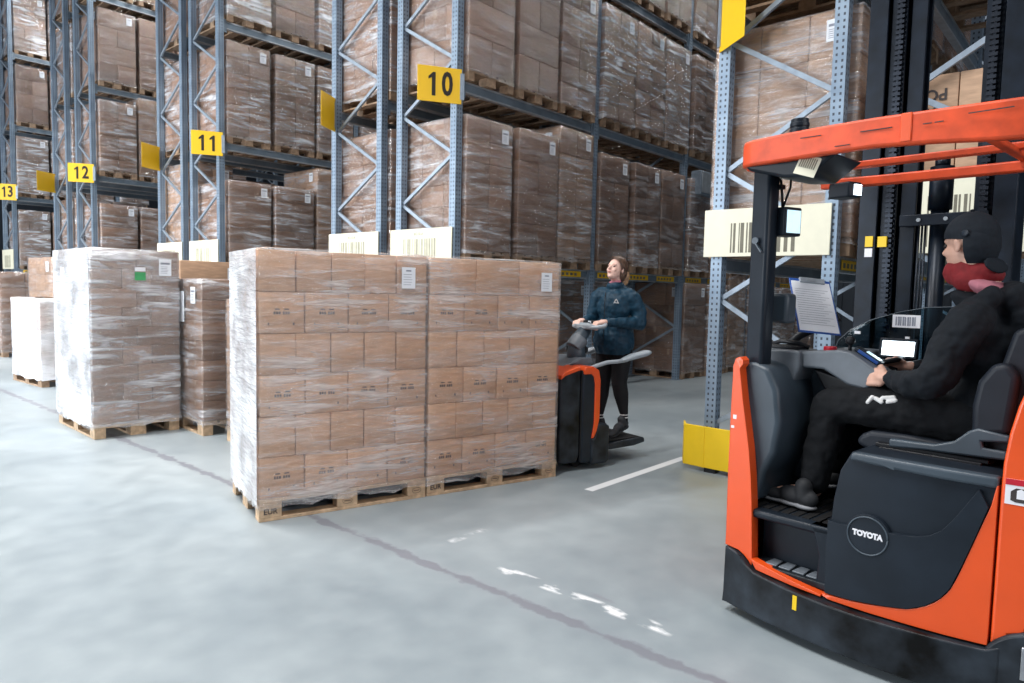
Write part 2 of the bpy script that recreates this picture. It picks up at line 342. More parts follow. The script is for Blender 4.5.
# ------------------------------------------------------------------ pallets and loads
def pallet_mb(mb, z=0):   # 0.8 (x) by 1.2 (y)
    for x in (-.4, -.0725, .3): mb.box(x, x+(.145 if abs(x) < .1 else .1), -.6, .6, z, z+.022)
    for x in (-.4, -.0725, .3):
        w = .145 if abs(x) < .1 else .1
        for y in (-.6, -.0725, .455): mb.box(x, x+w, y, y+.145, z+.022, z+.1)
    for y in (-.6, -.0725, .455): mb.box(-.4, .4, y, y+.145, z+.1, z+.122)
    for x, w in ((-.4, .145), (-.227, .1), (-.0725, .145), (.127, .1), (.255, .145)): mb.box(x, x+w, -.6, .6, z+.122, z+.144)
    return mb
def carton_mesh(name, w, d, h, mat, marks=0, tape=True):
    g = .003; me = MB().box(-w/2+g, w/2-g, -d/2+g, d/2-g, .001, h-.001).mesh(name, [mat, M['seam'], M['ink'], M['tape']])
    bm = bmesh.new(); bm.from_mesh(me); bmesh.ops.bevel(bm, geom=bm.edges[:], offset=.006, segments=2, affect='EDGES', profile=.5)
    for f in bm.faces: f.smooth = True
    bm.to_mesh(me); bm.free()
    b = MB(); e = .0009
    def quad(face, a0, a1, z0, z1, mat):
        if face == 0: p = [(a0, -d/2+g-e, z0), (a1, -d/2+g-e, z0), (a1, -d/2+g-e, z1), (a0, -d/2+g-e, z1)]
        elif face == 1: p = [(w/2-g+e, a0, z0), (w/2-g+e, a1, z0), (w/2-g+e, a1, z1), (w/2-g+e, a0, z1)]
        elif face == 2: p = [(a1, d/2-g+e, z0), (a0, d/2-g+e, z0), (a0, d/2-g+e, z1), (a1, d/2-g+e, z1)]
        else: p = [(-w/2+g-e, a1, z0), (-w/2+g-e, a0, z0), (-w/2+g-e, a0, z1), (-w/2+g-e, a1, z1)]
        b.add(p, [(0, 1, 2, 3)], mat)
    if tape:
        b.add([(-w/2+.01, -.025, h-.0005), (w/2-.01, -.025, h-.0005), (w/2-.01, .025, h-.0005), (-w/2+.01, .025, h-.0005)], [(0, 1, 2, 3)], 3)
        for fc, hw in ((1, .025), (3, .025)): quad(fc, -hw, hw, h*.72, h-.008, 3)
    if marks:
        for fc, L in ((0, w), (2, w), (1, d), (3, d)):
            for k in range(2):
                c = L*(-.10+.2*k)
                for q in range(3): quad(fc, c-L*.075+q*.055*L, c-L*.075+q*.055*L+L*.04, h*.46, h*.53, 2)
                quad(fc, c-L*.05, c+L*.06, h*.57, h*.60, 2)
            quad(fc, -L*.30, -L*.27, h*.2, h*.26, 2); quad(fc, L*.24, L*.28, h*.2, h*.26, 2)
    bm = bmesh.new(); bm.from_mesh(me); me2 = bpy.data.meshes.new('t'); me2.from_pydata(b.v, [], b.f)
    if b.f: me2.polygons.foreach_set('material_index', b.m)
    bm.from_mesh(me2); bm.to_mesh(me); bm.free(); bpy.data.meshes.remove(me2)
    return me
def film_mesh(w, d, z0, z1, mat, seed=0, amp=.008, n=9, rows=16, over=.07, skirt=.02):
    rnd = random.Random(seed); pts = []
    r = .02
    for (cx, cy, a0) in ((w/2-r, d/2-r, 0), (-w/2+r, d/2-r, PI/2), (-w/2+r, -d/2+r, PI), (w/2-r, -d/2+r, 1.5*PI)):
        for k in range(3):
            a = a0+k*PI/4; pts.append((cx+r*math.cos(a), cy+r*math.sin(a), 0))
        nx = [(-w/2+r, d/2), (-w/2, -d/2+r), (w/2-r, -d/2), (w/2, d/2-r)][int(a0/(PI/2)+.1)]
        sx, sy = pts[-1][:2]
        for k in range(1, n): pts.append((sx+(nx[0]-sx)*k/n, sy+(nx[1]-sy)*k/n, math.sin(PI*k/n)))
    P = len(pts); mb = MB(); vs = []
    for j in range(rows+1):
        z = z0+(z1-z0)*j/rows
        for (x, y, t) in pts:
            s = 1+(.004+skirt*max(0, 1-j*1.2)) - amp*t*rnd.random()*2/w
            zz = z + (rnd.uniform(-.018, .018) if j in (0,) else 0)
            vs.append((x*s, y*s, zz))
    for j, f in ((1, .6), (2, 1)):
        for (x, y, t) in pts:
            k = 1-over*f*(1+.5*rnd.random()*(j == 2))/(max(abs(x)/(w/2), abs(y)/(d/2))*w/2)
            vs.append((x*k, y*k, z1+.003+.002*j+rnd.uniform(0, .006)))
    fs = []
    for j in range(rows+2):
        for k in range(P): k2 = (k+1) % P; fs.append((j*P+k, j*P+k2, (j+1)*P+k2, (j+1)*P+k))
    mb.add(vs, fs, 0, True)
    return mb.mesh('stretch_film', [mat])
PW = MB(); pallet_mb(PW)
pal_new = PW.mesh('pallet', [M['wood']]); pal_old = PW.mesh('pallet', [M['wooddk']])

def load(kind_name, cw, cd, ch, layers, mat, film, overw=0, jitter=.006, label_side=None, pal=pal_old, marks=0, alt=True, seed=1, base=None, old=False):
    """one pallet with its cartons, stretch film and paper label as parts; base at z=0, 0.8 in x by 1.2 in y"""
    rnd = random.Random(seed)
    t = thing('pallet_load', kind_name, 'pallet load')
    link('pallet', pal, t)
    W = .8+overw; D = 1.2+overw
    ca = carton_mesh('carton', W/round(W/cw), D/round(D/cd), ch, mat, marks); cb = None
    if alt:
        if abs(cw-cd) > .05:
            cb = carton_mesh('carton', W/max(1, round(W/cd)), D/max(1, round(D/cw)), ch, mat, marks)
    z = .146
    for L in range(layers):
        me = cb if (cb is not None and L % 2) else ca
        w_, d_ = (cd, cw) if (cb is not None and L % 2) else (cw, cd)
        nx = max(1, round(W/w_)); ny = max(1, round(D/d_))
        for i in range(nx):
            for j in range(ny):
                if 0 < i < nx-1 and 0 < j < ny-1: continue      # nothing of the core shows
                o = link('carton', me, t)
                o.location = (-W/2+(i+.5)*W/nx+rnd.uniform(-1, 1)*jitter*.5, -D/2+(j+.5)*D/ny+rnd.uniform(-1, 1)*jitter*.5, z)
        z += ch
    fm = None
    if film is not None:
        fm = link('stretch_film', film_mesh(W+.012+jitter*.9, D+.012+jitter*.9, .10, z+.004, film, seed), t)
    lb = MB().box(-.06, .06, -.0008, .0008, -.085, .085); lb.box(-.045, .045, -.0014, -.0008, .03, .05, 1)
    for q in range(5): lb.box(-.045, .02+.005*(q % 3), -.0014, -.0008, -.06+q*.016, -.055+q*.016, 1)
    me = lb.mesh('paper_label', [M['paper'], M['paperink']])
    o = link('paper_label', me, t); o.location = (W/2-.14, -D/2-.013, z-.16)
    o2 = link('paper_label', me, t); o2.location = (-W/2-.013, -D/2+.2, z-.16); o2.rotation_euler = (0, 0, -PI/2)
    index_tree(t); t['h'] = z
    return t
protos = [
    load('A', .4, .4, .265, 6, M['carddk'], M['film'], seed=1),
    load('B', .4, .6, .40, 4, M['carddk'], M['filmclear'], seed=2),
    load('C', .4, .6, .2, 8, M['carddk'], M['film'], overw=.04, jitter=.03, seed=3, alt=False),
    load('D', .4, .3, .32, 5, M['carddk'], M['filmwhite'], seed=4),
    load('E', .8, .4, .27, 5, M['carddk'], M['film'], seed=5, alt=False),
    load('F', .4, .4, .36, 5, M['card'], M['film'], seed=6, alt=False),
]
lookname = ['brown carton load', 'large-carton load', 'flat-carton load', 'hazy wrapped load', 'wide-carton load', 'kraft carton load']
for p in protos:
    del p['h']
used = [False]*len(protos)

# camera numbers (also used to leave out loads wholly outside the frame)
F_PX = 700.; AX = math.radians(41.4); PIT = math.atan(50/700.); ROLL = math.atan(.022); EYE = Vector((0, 0, 1.53))
fwd = Vector((math.cos(AX)*math.cos(PIT), math.sin(AX)*math.cos(PIT), -math.sin(PIT)))
r0 = Vector((math.sin(AX), -math.cos(AX), 0)); u0 = r0.cross(fwd)
rt = r0*math.cos(ROLL)+u0*math.sin(ROLL); upv = rt.cross(fwd)
def seen(x, y, z0, z1):
    xs = []; ys = []
    for dx in (-.4, .4):
        for dy in (-.6, .6):
            for z in (z0, z1):
                d = Vector((x+dx, y+dy, z))-EYE; q = d.dot(fwd)
                if q < .2: return False
                xs.append(512+F_PX*d.dot(rt)/q); ys.append(341.5-F_PX*d.dot(upv)/q)
    return max(xs) > 0 and min(xs) < 1024 and max(ys) > 0 and min(ys) < 683
def place_load(k, x, y, z, rz, label, group):
    if not used[k]: o = protos[k]; used[k] = True
    else: o = copy_tree(protos[k])
    o.location = (x, y, z); o.rotation_euler = (0, 0, rz)
    tag(o, label, 'pallet load', group); return o

LEVELS = [0, 1.87, 4.0, 6.05, 8.1]
lvname = ['floor level', 'first shelf', 'second shelf', 'third shelf', 'fourth shelf']
slotname = ['near slot', 'middle slot', 'far slot']
bayname = ['front bay', 'second bay', 'third bay', 'fourth bay', 'fifth bay']
BAY = 2.79; PWD = .10
def rack(label, y0, y1, bays, zs=.4, top=10.4):
    t = thing('pallet_rack', label, 'rack', (RX+.05, (y0+y1)/2, 0))
    hy = (y1-y0)/2-.05; ox = RX+.05
    pm = MB()      # omega profile: web with two folded flanges
    s = PWD/2
    pm.prism([(-s, -s), (s, -s), (s, -.2*s), (.55*s, -.2*s), (.55*s, -.8*s+.012), (-s+.008, -.8*s+.012), (-s+.008, .8*s-.012), (.55*s, .8*s-.012), (.55*s, .2*s), (s, .2*s), (s, s), (-s, s)], .0, top, axis='xy')
    pme = pm.mesh('post', [M['post']])
    for b in range(bays+1):
        for sgn in (-1, 1):
            o = link('post', pme, t); o.location = (b*BAY, sgn*hy, 0)
            fp = MB().box(-.08, .08, -.07, .07, 0, .012); fp.cyl((.055, .05, .01), (.055, .05, .03), .01, 8); fp.cyl((-.055, -.05, .01), (-.055, -.05, .03), .01, 8)
            f = link('foot_plate', fp.mesh('foot_plate', [M['brace']]), t); f.location = (b*BAY, sgn*hy, 0)
        z = zs; side = 1
        if b < 4:
            while z+.55 < top:
                q = MB().bar((0, side*(hy-.03), z), (0, -side*(hy-.03), z+.55), .03, .04)
                q.cyl((-.03, side*(hy-.03), z), (.03, side*(hy-.03), z), .012, 8)
                o = link('brace', q.mesh('brace', [M['brace']]), t); o.location = (b*BAY, 0, 0)
                z += .55; side = -side
    for b in range(bays):
        for L in LEVELS[1:]:
            for sgn in (-1, 1):
                x0 = b*BAY+.052; x1 = (b+1)*BAY-.052; yy = sgn*hy
                q = MB().box(x0, x1, yy-.025, yy+.025, L-.125, L-.004)
                q.box(x0, x1, yy-.032, yy+.032, L-.022, L-.001, 1); q.box(x0, x1, yy-.030, yy+.030, L-.13, L-.112, 1)
                for xx in (x0-.002, x1-.058):
                    q.box(xx, xx+.06, yy+sgn*.025, yy+sgn*.034, L-.19, L+.03, 0)
                bo = part('beam', q, [M['beam'], M['beamlip']], t)
                if L < 2 and sgn < 0:
                    for k in range(3):
                        yl = MB().box(x0+.12+k*.88, x0+.72+k*.88, yy-.0345, yy-.032, L-.108, L-.026)
                        for c in range(5): yl.box(x0+.16+k*.88+c*.1, x0+.22+k*.88+c*.1, yy-.0352, yy-.0345, L-.09, L-.05, 1)
                        part('location_label', yl, [M['yellow'], M['bars']], bo, label='yellow location strip')
    return t
rows = [  # name for labels, y0, y1, bays, key
    ('rack behind the forklift roof post and large barcode board', 1.76, 2.80, 4, 'D'),
    ('rack behind the forklift mast, partly hidden by the driver', .35, 1.41, 3, 'E'),
    ('rack carrying the yellow sign ten on its end', 6.06, 7.15, 5, '10'),
    ('rack just left of the one with sign ten, backing onto it', 7.46, 8.58, 3, '10b'),
    ('rack carrying the yellow sign eleven on its end', 11.93, 13.06, 3, '11'),
    ('rack backing onto the one with sign eleven', 13.36, 14.48, 2, '11b'),
    ('rack carrying the yellow sign twelve on its end', 18.12, 19.2, 3, '12'),
    ('rack backing onto the one with sign twelve', 19.84, 20.93, 2, '12b'),
    ('rack carrying the yellow sign thirteen at the left edge', 24.7, 25.85, 3, '13'),
]
shortn = {'D': 'rack beside forklift roof', 'E': 'rack behind forklift mast', '10': 'rack signed ten', '10b': 'rack backing rack ten', '11': 'rack signed eleven',
          '11b': 'rack backing rack eleven', '12': 'rack signed twelve', '12b': 'rack backing rack twelve', '13': 'rack signed thirteen'}
nload = 0
LOOK = {('10', 0, 1, 0): 0, ('10', 0, 1, 1): 1, ('10', 0, 1, 2): 5, ('10', 0, 2, 0): 1, ('10', 0, 2, 1): 1, ('10', 0, 2, 2): 0,
        ('10', 1, 1, 0): 1, ('10', 1, 1, 1): 0, ('10', 1, 1, 2): 1, ('10', 1, 2, 0): 2, ('10', 1, 2, 1): 2, ('10', 1, 2, 2): 3,
        ('D', 0, 1, 0): 5, ('D', 0, 2, 0): 1, ('11', 0, 2, 0): 0, ('11', 0, 2, 1): 0, ('11', 0, 1, 0): 4, ('11', 0, 1, 1): 4, ('12', 0, 1, 0): 4, ('12', 0, 1, 1): 4}
rr = random.Random(11)
for (lab, y0, y1, bays, key) in rows:
    rack('blue-grey steel pallet '+lab, y0, y1, bays, .85 if key == 'E' else .4)
    for b in range(bays):
        for li, L in enumerate(LEVELS):
            for s in range(3):
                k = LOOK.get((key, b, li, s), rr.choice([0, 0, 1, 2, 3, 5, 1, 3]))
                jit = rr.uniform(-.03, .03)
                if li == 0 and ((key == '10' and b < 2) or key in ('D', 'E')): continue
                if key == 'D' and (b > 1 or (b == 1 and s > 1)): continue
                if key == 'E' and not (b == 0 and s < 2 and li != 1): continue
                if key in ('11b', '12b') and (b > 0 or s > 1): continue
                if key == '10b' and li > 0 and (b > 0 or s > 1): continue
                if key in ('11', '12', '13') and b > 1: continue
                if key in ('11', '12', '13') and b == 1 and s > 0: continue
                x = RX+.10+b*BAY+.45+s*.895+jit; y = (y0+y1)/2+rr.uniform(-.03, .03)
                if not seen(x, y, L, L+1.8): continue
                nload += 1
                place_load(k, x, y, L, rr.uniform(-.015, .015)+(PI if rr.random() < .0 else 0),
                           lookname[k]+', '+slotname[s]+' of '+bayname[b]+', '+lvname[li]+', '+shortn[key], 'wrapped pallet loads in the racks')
print('loads', nload)
# unwrapped big kraft boxes in the rack behind the mast
kb = load('pair of tall plain kraft boxes with black upside-down print, first shelf behind the mast', .8, .6, 1.15, 1, M['card'], None, seed=21, alt=False, marks=0, jitter=0)
kb.location = (RX+.52, 1.02, 1.87); kb.rotation_euler = (0, 0, 0); del kb['h']; kb['group'] = 'wrapped pallet loads in the racks'
for o in list(kb.children):
    if o.name.startswith('paper_label'): bpy.data.objects.remove(o)
for body, zz in (('EXP', 1.035), ('POS', 1.155)):
    o = text('printed_word', body, .115, M['ink'], kb, (-.403, .17, zz), (PI/2, PI, -PI/2), .0008, bold=.002)

# ------------------------------------------------------------------ signs on the rack ends
def number_sign(num, px, py, z0, ang, label, w=.52, h=.40):
    """folded yellow plate held by one upright; its far edge touches the upright and it reaches out into the cross aisle"""
    t = thing('aisle_sign', label, 'sign', (px, py, z0), ang)   # local x runs from near edge (-w) to far edge (0)
    part('plate', MB().box(-w, 0, -.003, .003, 0, h), M['yellow'], t, .002, 1)
    part('bracket', MB().box(-.02, .03, -.012, .012, .05, h-.05), M['brace'], t)
    for i, ch in enumerate(num):
        cx = -w/2+(i-(len(num)-1)/2)*w*.34; g = h*.33
        if ch == '1':
            part('number', MB().prism([(cx-.005, h/2-g), (cx+.038, h/2-g), (cx+.038, h/2+g), (cx+.008, h/2+g), (cx-.045, h/2+g*.62), (cx-.045, h/2+g*.38), (cx-.005, h/2+g*.55)], -.0055, -.003), M['text'], t)
        else: text('number', ch, h*.92, M['text'], t, (cx, -.0045, h*.5), (PI/2, 0, 0), .001, bold=.010, sx=.72)
    return t
A30 = math.radians(-30)
number_sign('10', RX+.035, 6.015, 3.695, A30, 'yellow sign reading ten on the rack end post')
number_sign('11', RX+.03, 11.85, 3.74, A30, 'yellow sign reading eleven on the rack end post', .50, .40)
number_sign('12', RX, 17.98, 3.80, A30, 'yellow sign reading twelve on the rack end post', .52, .42)
number_sign('13', RX+.02, 24.33, 3.84, A30, 'yellow sign reading thirteen at the left edge of the view', .47, .46)
number_sign('', RX, 8.50, 3.70, -A30, 'blank back of a yellow sign between signs eleven and ten', .42, .46)
number_sign('', RX, 14.36, 3.72, -A30, 'blank back of a yellow sign between signs twelve and eleven', .5, .46)
number_sign('', RX, 20.75, 3.78, -A30, 'blank back of a yellow sign between signs thirteen and twelve', .55, .48)
number_sign('', RX, 2.80, 3.62, math.radians(52), 'blank yellow sign at the top of the near right upright', .42, .55)

def barcode_board(y0, y1, z0, z1, label, faint, seed, name=''):
    t = thing('barcode_board', label, 'sign', (RX-.02, (y0+y1)/2, z0))
    w = y1-y0; h = z1-z0
    part('board', MB().box(-.008, .008, -w/2, w/2, 0, h), M['cream'], t, .002, 1)
    rnd = random.Random(seed); mb = MB(); y = w*.27
    while y > -w*.25:
        bw = rnd.choice([.008, .012, .02, .03]); mb.box(-.0095, -.008, y-bw, y, h*.08, h*.70); y -= bw+rnd.choice([.008, .012, .02, .028])
    part('barcode', mb, M['bars_faint'] if faint else M['bars'], t)
    if name: text('printed_code', name, .055, M['bars_faint'], t, (-.0095, w*.02, h*.84), (PI/2, 0, -PI/2), .0008)
    return t
barcode_board(1.80, 2.86, 1.87, 2.275, 'large cream barcode board beside the forklift roof post', False, 3)
barcode_board(.35, 1.38, 1.87, 2.45, 'cream barcode board seen between the mast channels', False, 4)
barcode_board(6.08, 7.22, 1.87, 2.28, 'cream barcode board on the rack end under sign ten', True, 5, 'BG10-A')
barcode_board(7.48, 8.60, 1.87, 2.28, 'cream barcode board left of the one under sign ten', True, 6, 'BG10-B')
barcode_board(11.95, 13.06, 1.87, 2.32, 'cream barcode board on the rack end under sign eleven', True, 7)
barcode_board(13.38, 14.48, 1.87, 2.32, 'cream barcode board left of the one under sign eleven', True, 8)
barcode_board(24.7, 25.85, 1.87, 2.45, 'cream barcode board on the rack end under sign thirteen', True, 11)

# yellow end guard at the foot of the right rack
t = thing('rack_guard', 'yellow steel guard at the foot of the near right upright', 'guard', (RX-.16, 0, 0))
g = MB().prism([(.12, 2.98), (-.02, 2.90), (-.03, 2.72), (-.03, 1.70), (-.015, 1.70), (-.015, 2.71), (-.005, 2.885), (.125, 2.965)], .04, .40, axis='xy')
part('guard_plate', g, M['guard'], t, .004)
part('guard_rib', MB().box(-.034, -.028, 2.70, 2.72, .04, .40).box(-.015, .05, 1.7, 1.72, .04, .40), M['guard'], t)
part('foot', MB().box(-.015, .09, 2.60, 2.70, 0, .045).box(-.015, .09, 1.8, 1.9, 0, .045), M['black'], t)

# steel cabinet / junction box under the beam at the far end of the aisle
t = thing('junction_box', 'small grey box fixed under the beam at the far end of rack ten', 'box', (12.0, 6.0, 3.35))
part('casing', MB().box(-.3, .3, -.1, .1, 0, .42), M['brace'], t, .01); part('lid', MB().box(-.27, .27, -.115, -.1, .03, .39), M['beamlip'], t, .005)

# ------------------------------------------------------------------ loads standing on the floor
SD = math.radians(-15.4); S0 = Vector((2.26, 4.14, 0))
SM = Matrix.Translation(S0) @ Matrix.Rotation(SD, 4, 'Z')
def glare_sheet(name, parent, axis, off, a0, a1, z0, z1, seed=3):
    """rippled film sheet over one side, its white colour standing in for daylight glare"""
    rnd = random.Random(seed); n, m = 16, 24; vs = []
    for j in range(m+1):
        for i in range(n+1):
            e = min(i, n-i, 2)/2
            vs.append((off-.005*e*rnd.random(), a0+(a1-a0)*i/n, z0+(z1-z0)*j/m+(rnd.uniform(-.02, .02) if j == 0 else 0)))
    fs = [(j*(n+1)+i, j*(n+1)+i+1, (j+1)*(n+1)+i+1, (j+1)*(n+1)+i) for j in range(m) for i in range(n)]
    return part(name, MB().add(vs, fs, 0, True), M['filmglare'], parent)
def front_load(s0, label, seed):
    """local frame: x along the long side, y away from the viewer; 1.2 x 0.8"""
    t = thing('pallet_load', label, 'pallet load', SM @ Vector((s0, 0, 0)), SD, 'pair of wrapped carton loads on the pallet truck')
    rnd = random.Random(seed)
    top = MB()
    for y, w in ((0, .145), (.173, .1), (.3275, .145), (.527, .1), (.655, .145)): top.box(0, 1.19, y, y+w, .122, .144)
    for x in (0, .52, 1.045): top.box(x, x+.145, 0, .8, .1, .122)
    pl = part('pallet', top, M['wood'], t, .002, 1)
    for y, w in ((0, .1), (.3275, .145), (.7, .1)):
        part('bottom_board', MB().box(0, 1.19, y, y+w, 0, .022), M['wood'], pl, .002, 1)
        for x in (0, .52, 1.045):
            bk = part('block', MB().box(x, x+.145, y, y+w, .0225, .0995), M['wood'], pl, .003, 1)
            if y == 0 and x == 0: text('brand_stamp', 'EUR', .05, M['ink'], bk, (x+.072, -.0012, .062), (PI/2, 0, 0), .0006, bold=.001)
            elif y == 0:
                b = MB(); b.tube([(x+.072+.035*math.cos(a*PI/6), -.0012, .061+.02*math.sin(a*PI/6)) for a in range(13)], .0014, 5); b.box(x+.05, x+.095, -.0013, -.0003, .058, .064); part('brand_stamp', b, M['seam'], bk)
    a4 = carton_mesh('carton', 1.18/4, .39, .269, M['cardpale'], 1, tape=False); a5 = carton_mesh('carton', 1.18/5, .39, .269, M['cardpale'], 0, tape=False)
    for L in range(6):
        n = 4 if (5-L) % 2 == 1 else 5
        if seed == 2: n = 4 if (5-L) % 2 == 1 else (3 if L in (5,) else 5)
        me = a4 if n == 4 else a5
        if n == 3: me = carton_mesh('carton', 1.18/3, .39, .269, M['cardpale'], 0, tape=False)
        for i in range(n):
            for j in range(2):
                o = link('carton', me, t); o.location = (.005+(i+.5)*1.18/n+rnd.uniform(-.003, .003), .01+.39*(j+.5)+rnd.uniform(-.004, .004), .146+.27*L)
                if j == 1: o.rotation_euler = (0, 0, PI)
    f = link('stretch_film', film_mesh(1.20, .802, .085, .146+6*.27+.004, M['filmfront'], seed, amp=.004, n=14, rows=24), t); f.location = (.596, .40, 0)
    if seed == 1: glare_sheet('film_glare', t, 'y', -.014, 0, .80, .10, 1.77)
    lb = MB().box(-.052, .052, -.0008, .0008, -.075, .075); lb.box(-.02, .02, -.0012, -.0008, .045, .055, 1)
    for q in range(5): lb.box(-.04, .02+.004*(q % 3), -.0012, -.0008, -.05+q*.018, -.047+q*.018, 1)
    o = part('paper_label', lb, [M['paper'], M['paperink']], t, label='white paper sheet'); o.location = (1.03 if seed == 1 else 1.04, -.010, 1.61)
    return t
M['filmglare'] = film_mat('glare_white_film', .62, .35, white=(.9, .92, .96))  # daylight glare on the left faces, put into the white of this film
M['filmfront'] = film_mat('hazy_stretch_film', .10, .48, white=(.9, .89, .9), gloss=(.4, .06))
front_load(0, 'near wrapped carton load with white left side, at the picture centre', 1)
front_load(1.20, 'wrapped carton load next to the orange pallet truck', 2)

def floor_load(x, y, rz, label, cw, cd, ch, layers, film, mat, seed, pal=pal_new, group='wrapped loads standing on the floor', marks=0, overw=0):
    t = load(label, cw, cd, ch, layers, mat, film, seed=seed, pal=pal, marks=marks, overw=overw); del t['h']
    t.location = (x, y, 0); t.rotation_euler = (0, 0, rz); t['group'] = group; return t
a = floor_load(2.79, 8.07, -.03, 'tall heavily wrapped load with a green label, left of the centre stacks', .4, .3, .19, 9, M['filmwhite'], M['carddk'], 31, overw=.02)
o = part('green_label', MB().box(-.05, .05, -.001, .001, -.04, .04), M['green'], a); o.location = (.03, -.625, 1.60)
glare_sheet('film_glare', a, 'y', -.424, -.6, .6, .11, 1.86, 5)
o = part('white_label', MB().box(-.05, .05, -.001, .001, -.02, .02), M['bleach'], a); o.location = (.03, -.625, 1.67)
o = part('delivery_note', MB().box(-.001, .001, -.06, .06, -.13, .13), M['paper'], a); o.location = (-.426, .25, 1.55)
b = floor_load(3.63, 7.53, -.06, 'wrapped carton load behind the gap right of the green-label load', .4, .4, .205, 7, M['film'], M['carddk'], 32, marks=0)
o = part('delivery_note', MB().box(-.001, .001, -.07, .07, -.16, .16), M['paper'], b); o.location = (-.416, -.1, 1.3)
floor_load(3.66, 6.00, -.02, 'wrapped load mostly hidden behind the centre stack, pallet corner showing', .4, .4, .25, 5, M['film'], M['card'], 33)
floor_load(4.15, 9.35, 0, 'unwrapped kraft load rising behind the two left floor loads', .4, .6, .42, 4, None, M['card'], 34)
floor_load(4.10, 17.35, 0, 'brown wrapped load at the far left edge of the floor', .4, .4, .31, 5, M['filmclear'], M['carddk'], 35, pal=pal_old, overw=.05)
floor_load(4.2, 14.6, .05, 'brown load half hidden left of the green-label load', .4, .4, .30, 6, M['filmclear'], M['card'], 36, pal=pal_old)
nb = floor_load(3.40, 12.30, .05, 'low white-wrapped load left of the green-label load', .4, .4, .225, 5, M['filmbale'], M['cardpale'], 37, pal=pal_old)

# ------------------------------------------------------------------ reach truck (forklift) with its driver compartment facing us
T = thing('forklift', 'orange and black reach truck with roof guard and tall black mast, right foreground', 'forklift', (3.21, 1.41, 0), math.radians(-96.1))
def bulge(B):
    def f(x, y, z):
        k = max(0, 1-((x-.62)/.66)**2)
        return (x, y-B*k if y < .12 else y, z)
    return f
def dens(poly, st=.06):
    out = []
    for (a, b), (c, d) in zip(poly, poly[1:]+poly[:1]):
        n = max(1, int(math.hypot(c-a, d-b)/st))
        out += [(a+(c-a)*k/n, b+(d-b)*k/n) for k in range(n)]
    return out
def panel(name, poly, y0, y1, mat, B=.05, parent=T, bevel=.006, label=None, st=.05):
    """plate following the slightly bowed face, built as a strip grid so that it bends"""
    p = dens(poly, st); mb = MB(); bm = bmesh.new(); f = bulge(B)
    vs = [bm.verts.new((a, y0, b)) for a, b in p]; face = bm.faces.new(vs)
    xs = sorted(set(round(.05*k, 3) for k in range(-1, 28)))
    for x in xs:
        bmesh.ops.bisect_plane(bm, geom=bm.verts[:]+bm.edges[:]+bm.faces[:], plane_co=(x, 0, 0), plane_no=(1, 0, 0))
    r = bmesh.ops.extrude_face_region(bm, geom=bm.faces[:])
    for v in r['geom']:
        if isinstance(v, bmesh.types.BMVert): v.co.y = y1
    for v in bm.verts: v.co = Vector(f(*v.co))
    bmesh.ops.recalc_face_normals(bm, faces=bm.faces)
    me = bpy.data.meshes.new(name); bm.to_mesh(me); bm.free(); me.materials.append(mat)
    o = link(name, me, parent)
    md = o.modifiers.new('Bevel', 'BEVEL'); md.width = bevel; md.segments = 3; md.limit_method = 'ANGLE'; md.angle_limit = math.radians(50)
    for q in me.polygons: q.use_smooth = True
    me.set_sharp_from_angle(angle=math.radians(60))
    if label: o['label'] = label
    return o

# chassis skirt
bt = [(.003, .321), (.04, .318), (.073, .311), (.10, .298), (.129, .274), (.176, .252), (.351, .240), (.522, .234), (.678, .234), (.826, .238), (.961, .242), (1.095, .248)]
bump = panel('bumper', [(.0, .045)]+bt+[(1.14, .27), (1.14, .04)], 0, .12, M['bumper'], .10, bevel=.014)
panel('front_skirt', [(.0, .03), (0, .24), (1.27, .24), (1.27, .03)], .118, .80, M['bumper'], 0, bump)
tape_ = panel('tape_strip', [(.385, .16), (.385, .225), (.405, .225), (.405, .16)], -.002, .0, M['guard'], .10, bump, .0005)
# rounded corner housing at the right with its drive wheel cover
wc = MB(); wc.prism([(1.27+.20*math.cos(a*PI/24+PI/12), .165+.19*math.sin(a*PI/24+PI/12)) for a in range(0, 25)] + [(1.10, .04), (1.44, .04)], -.035, .4)
part('corner_cover', wc, M['bumper'], T, .012)
ic = MB().box(1.205, 1.22, -.045, -.034, .18, .30).box(1.26, 1.32, -.045, -.034, .26, .28)
part('scuff_plate', ic, M['steel'], T, .002)
wh = MB()
for (x, y) in ((.25, .4), (1.0, .4)): pass
wheel = MB().cyl((.58, .30, .165), (.72, .30, .165), .16, 28); part('drive_wheel', wheel, M['rubber'], T, .01)

# orange shells
panel('side_shell', [(.0, .325), (-.004, .69), (-.003, 1.03), (.0, 1.20), (.012, 1.235), (.035, 1.245), (.05, 1.23), (.052, 1.21), (.036, 1.19), (.060, 1.04), (.083, .92), (.104, .81), (.121, .68), (.131, .57), (.146, .30), (.146, .262), (.129, .282), (.10, .306), (.073, .318)], 0, .06, M['orange'], .03, bevel=.008)
sh = MB().box(-.004, .022, .055, .82, .24, 1.19); part('outer_wall', sh, M['orange'], T, .008)
chip = MB().box(.012, .035, -.006, -.003, .945, .965).box(.004, .02, -.006, -.003, .90, .912); part('scratch', chip, M['bleach'], T)
sill = [(.15, .300), (.24, .280), (.351, .262), (.503, .245), (.503, .266), (.617, .270), (.734, .285), (.826, .305), (.894, .341), (.943, .389), (.973, .438), (1.006, .537), (1.043, .663), (1.080, .785), (1.100, .88), (1.100, .256), (.961, .250), (.826, .246), (.678, .242), (.522, .242), (.351, .250), (.16, .262)]
sill = [(.146, .300), (.24, .285), (.351, .268), (.49, .250), (.49, .242), (.351, .246), (.176, .258)]
panel('door_sill', sill, 0, .05, M['orange'], .055, bevel=.004)
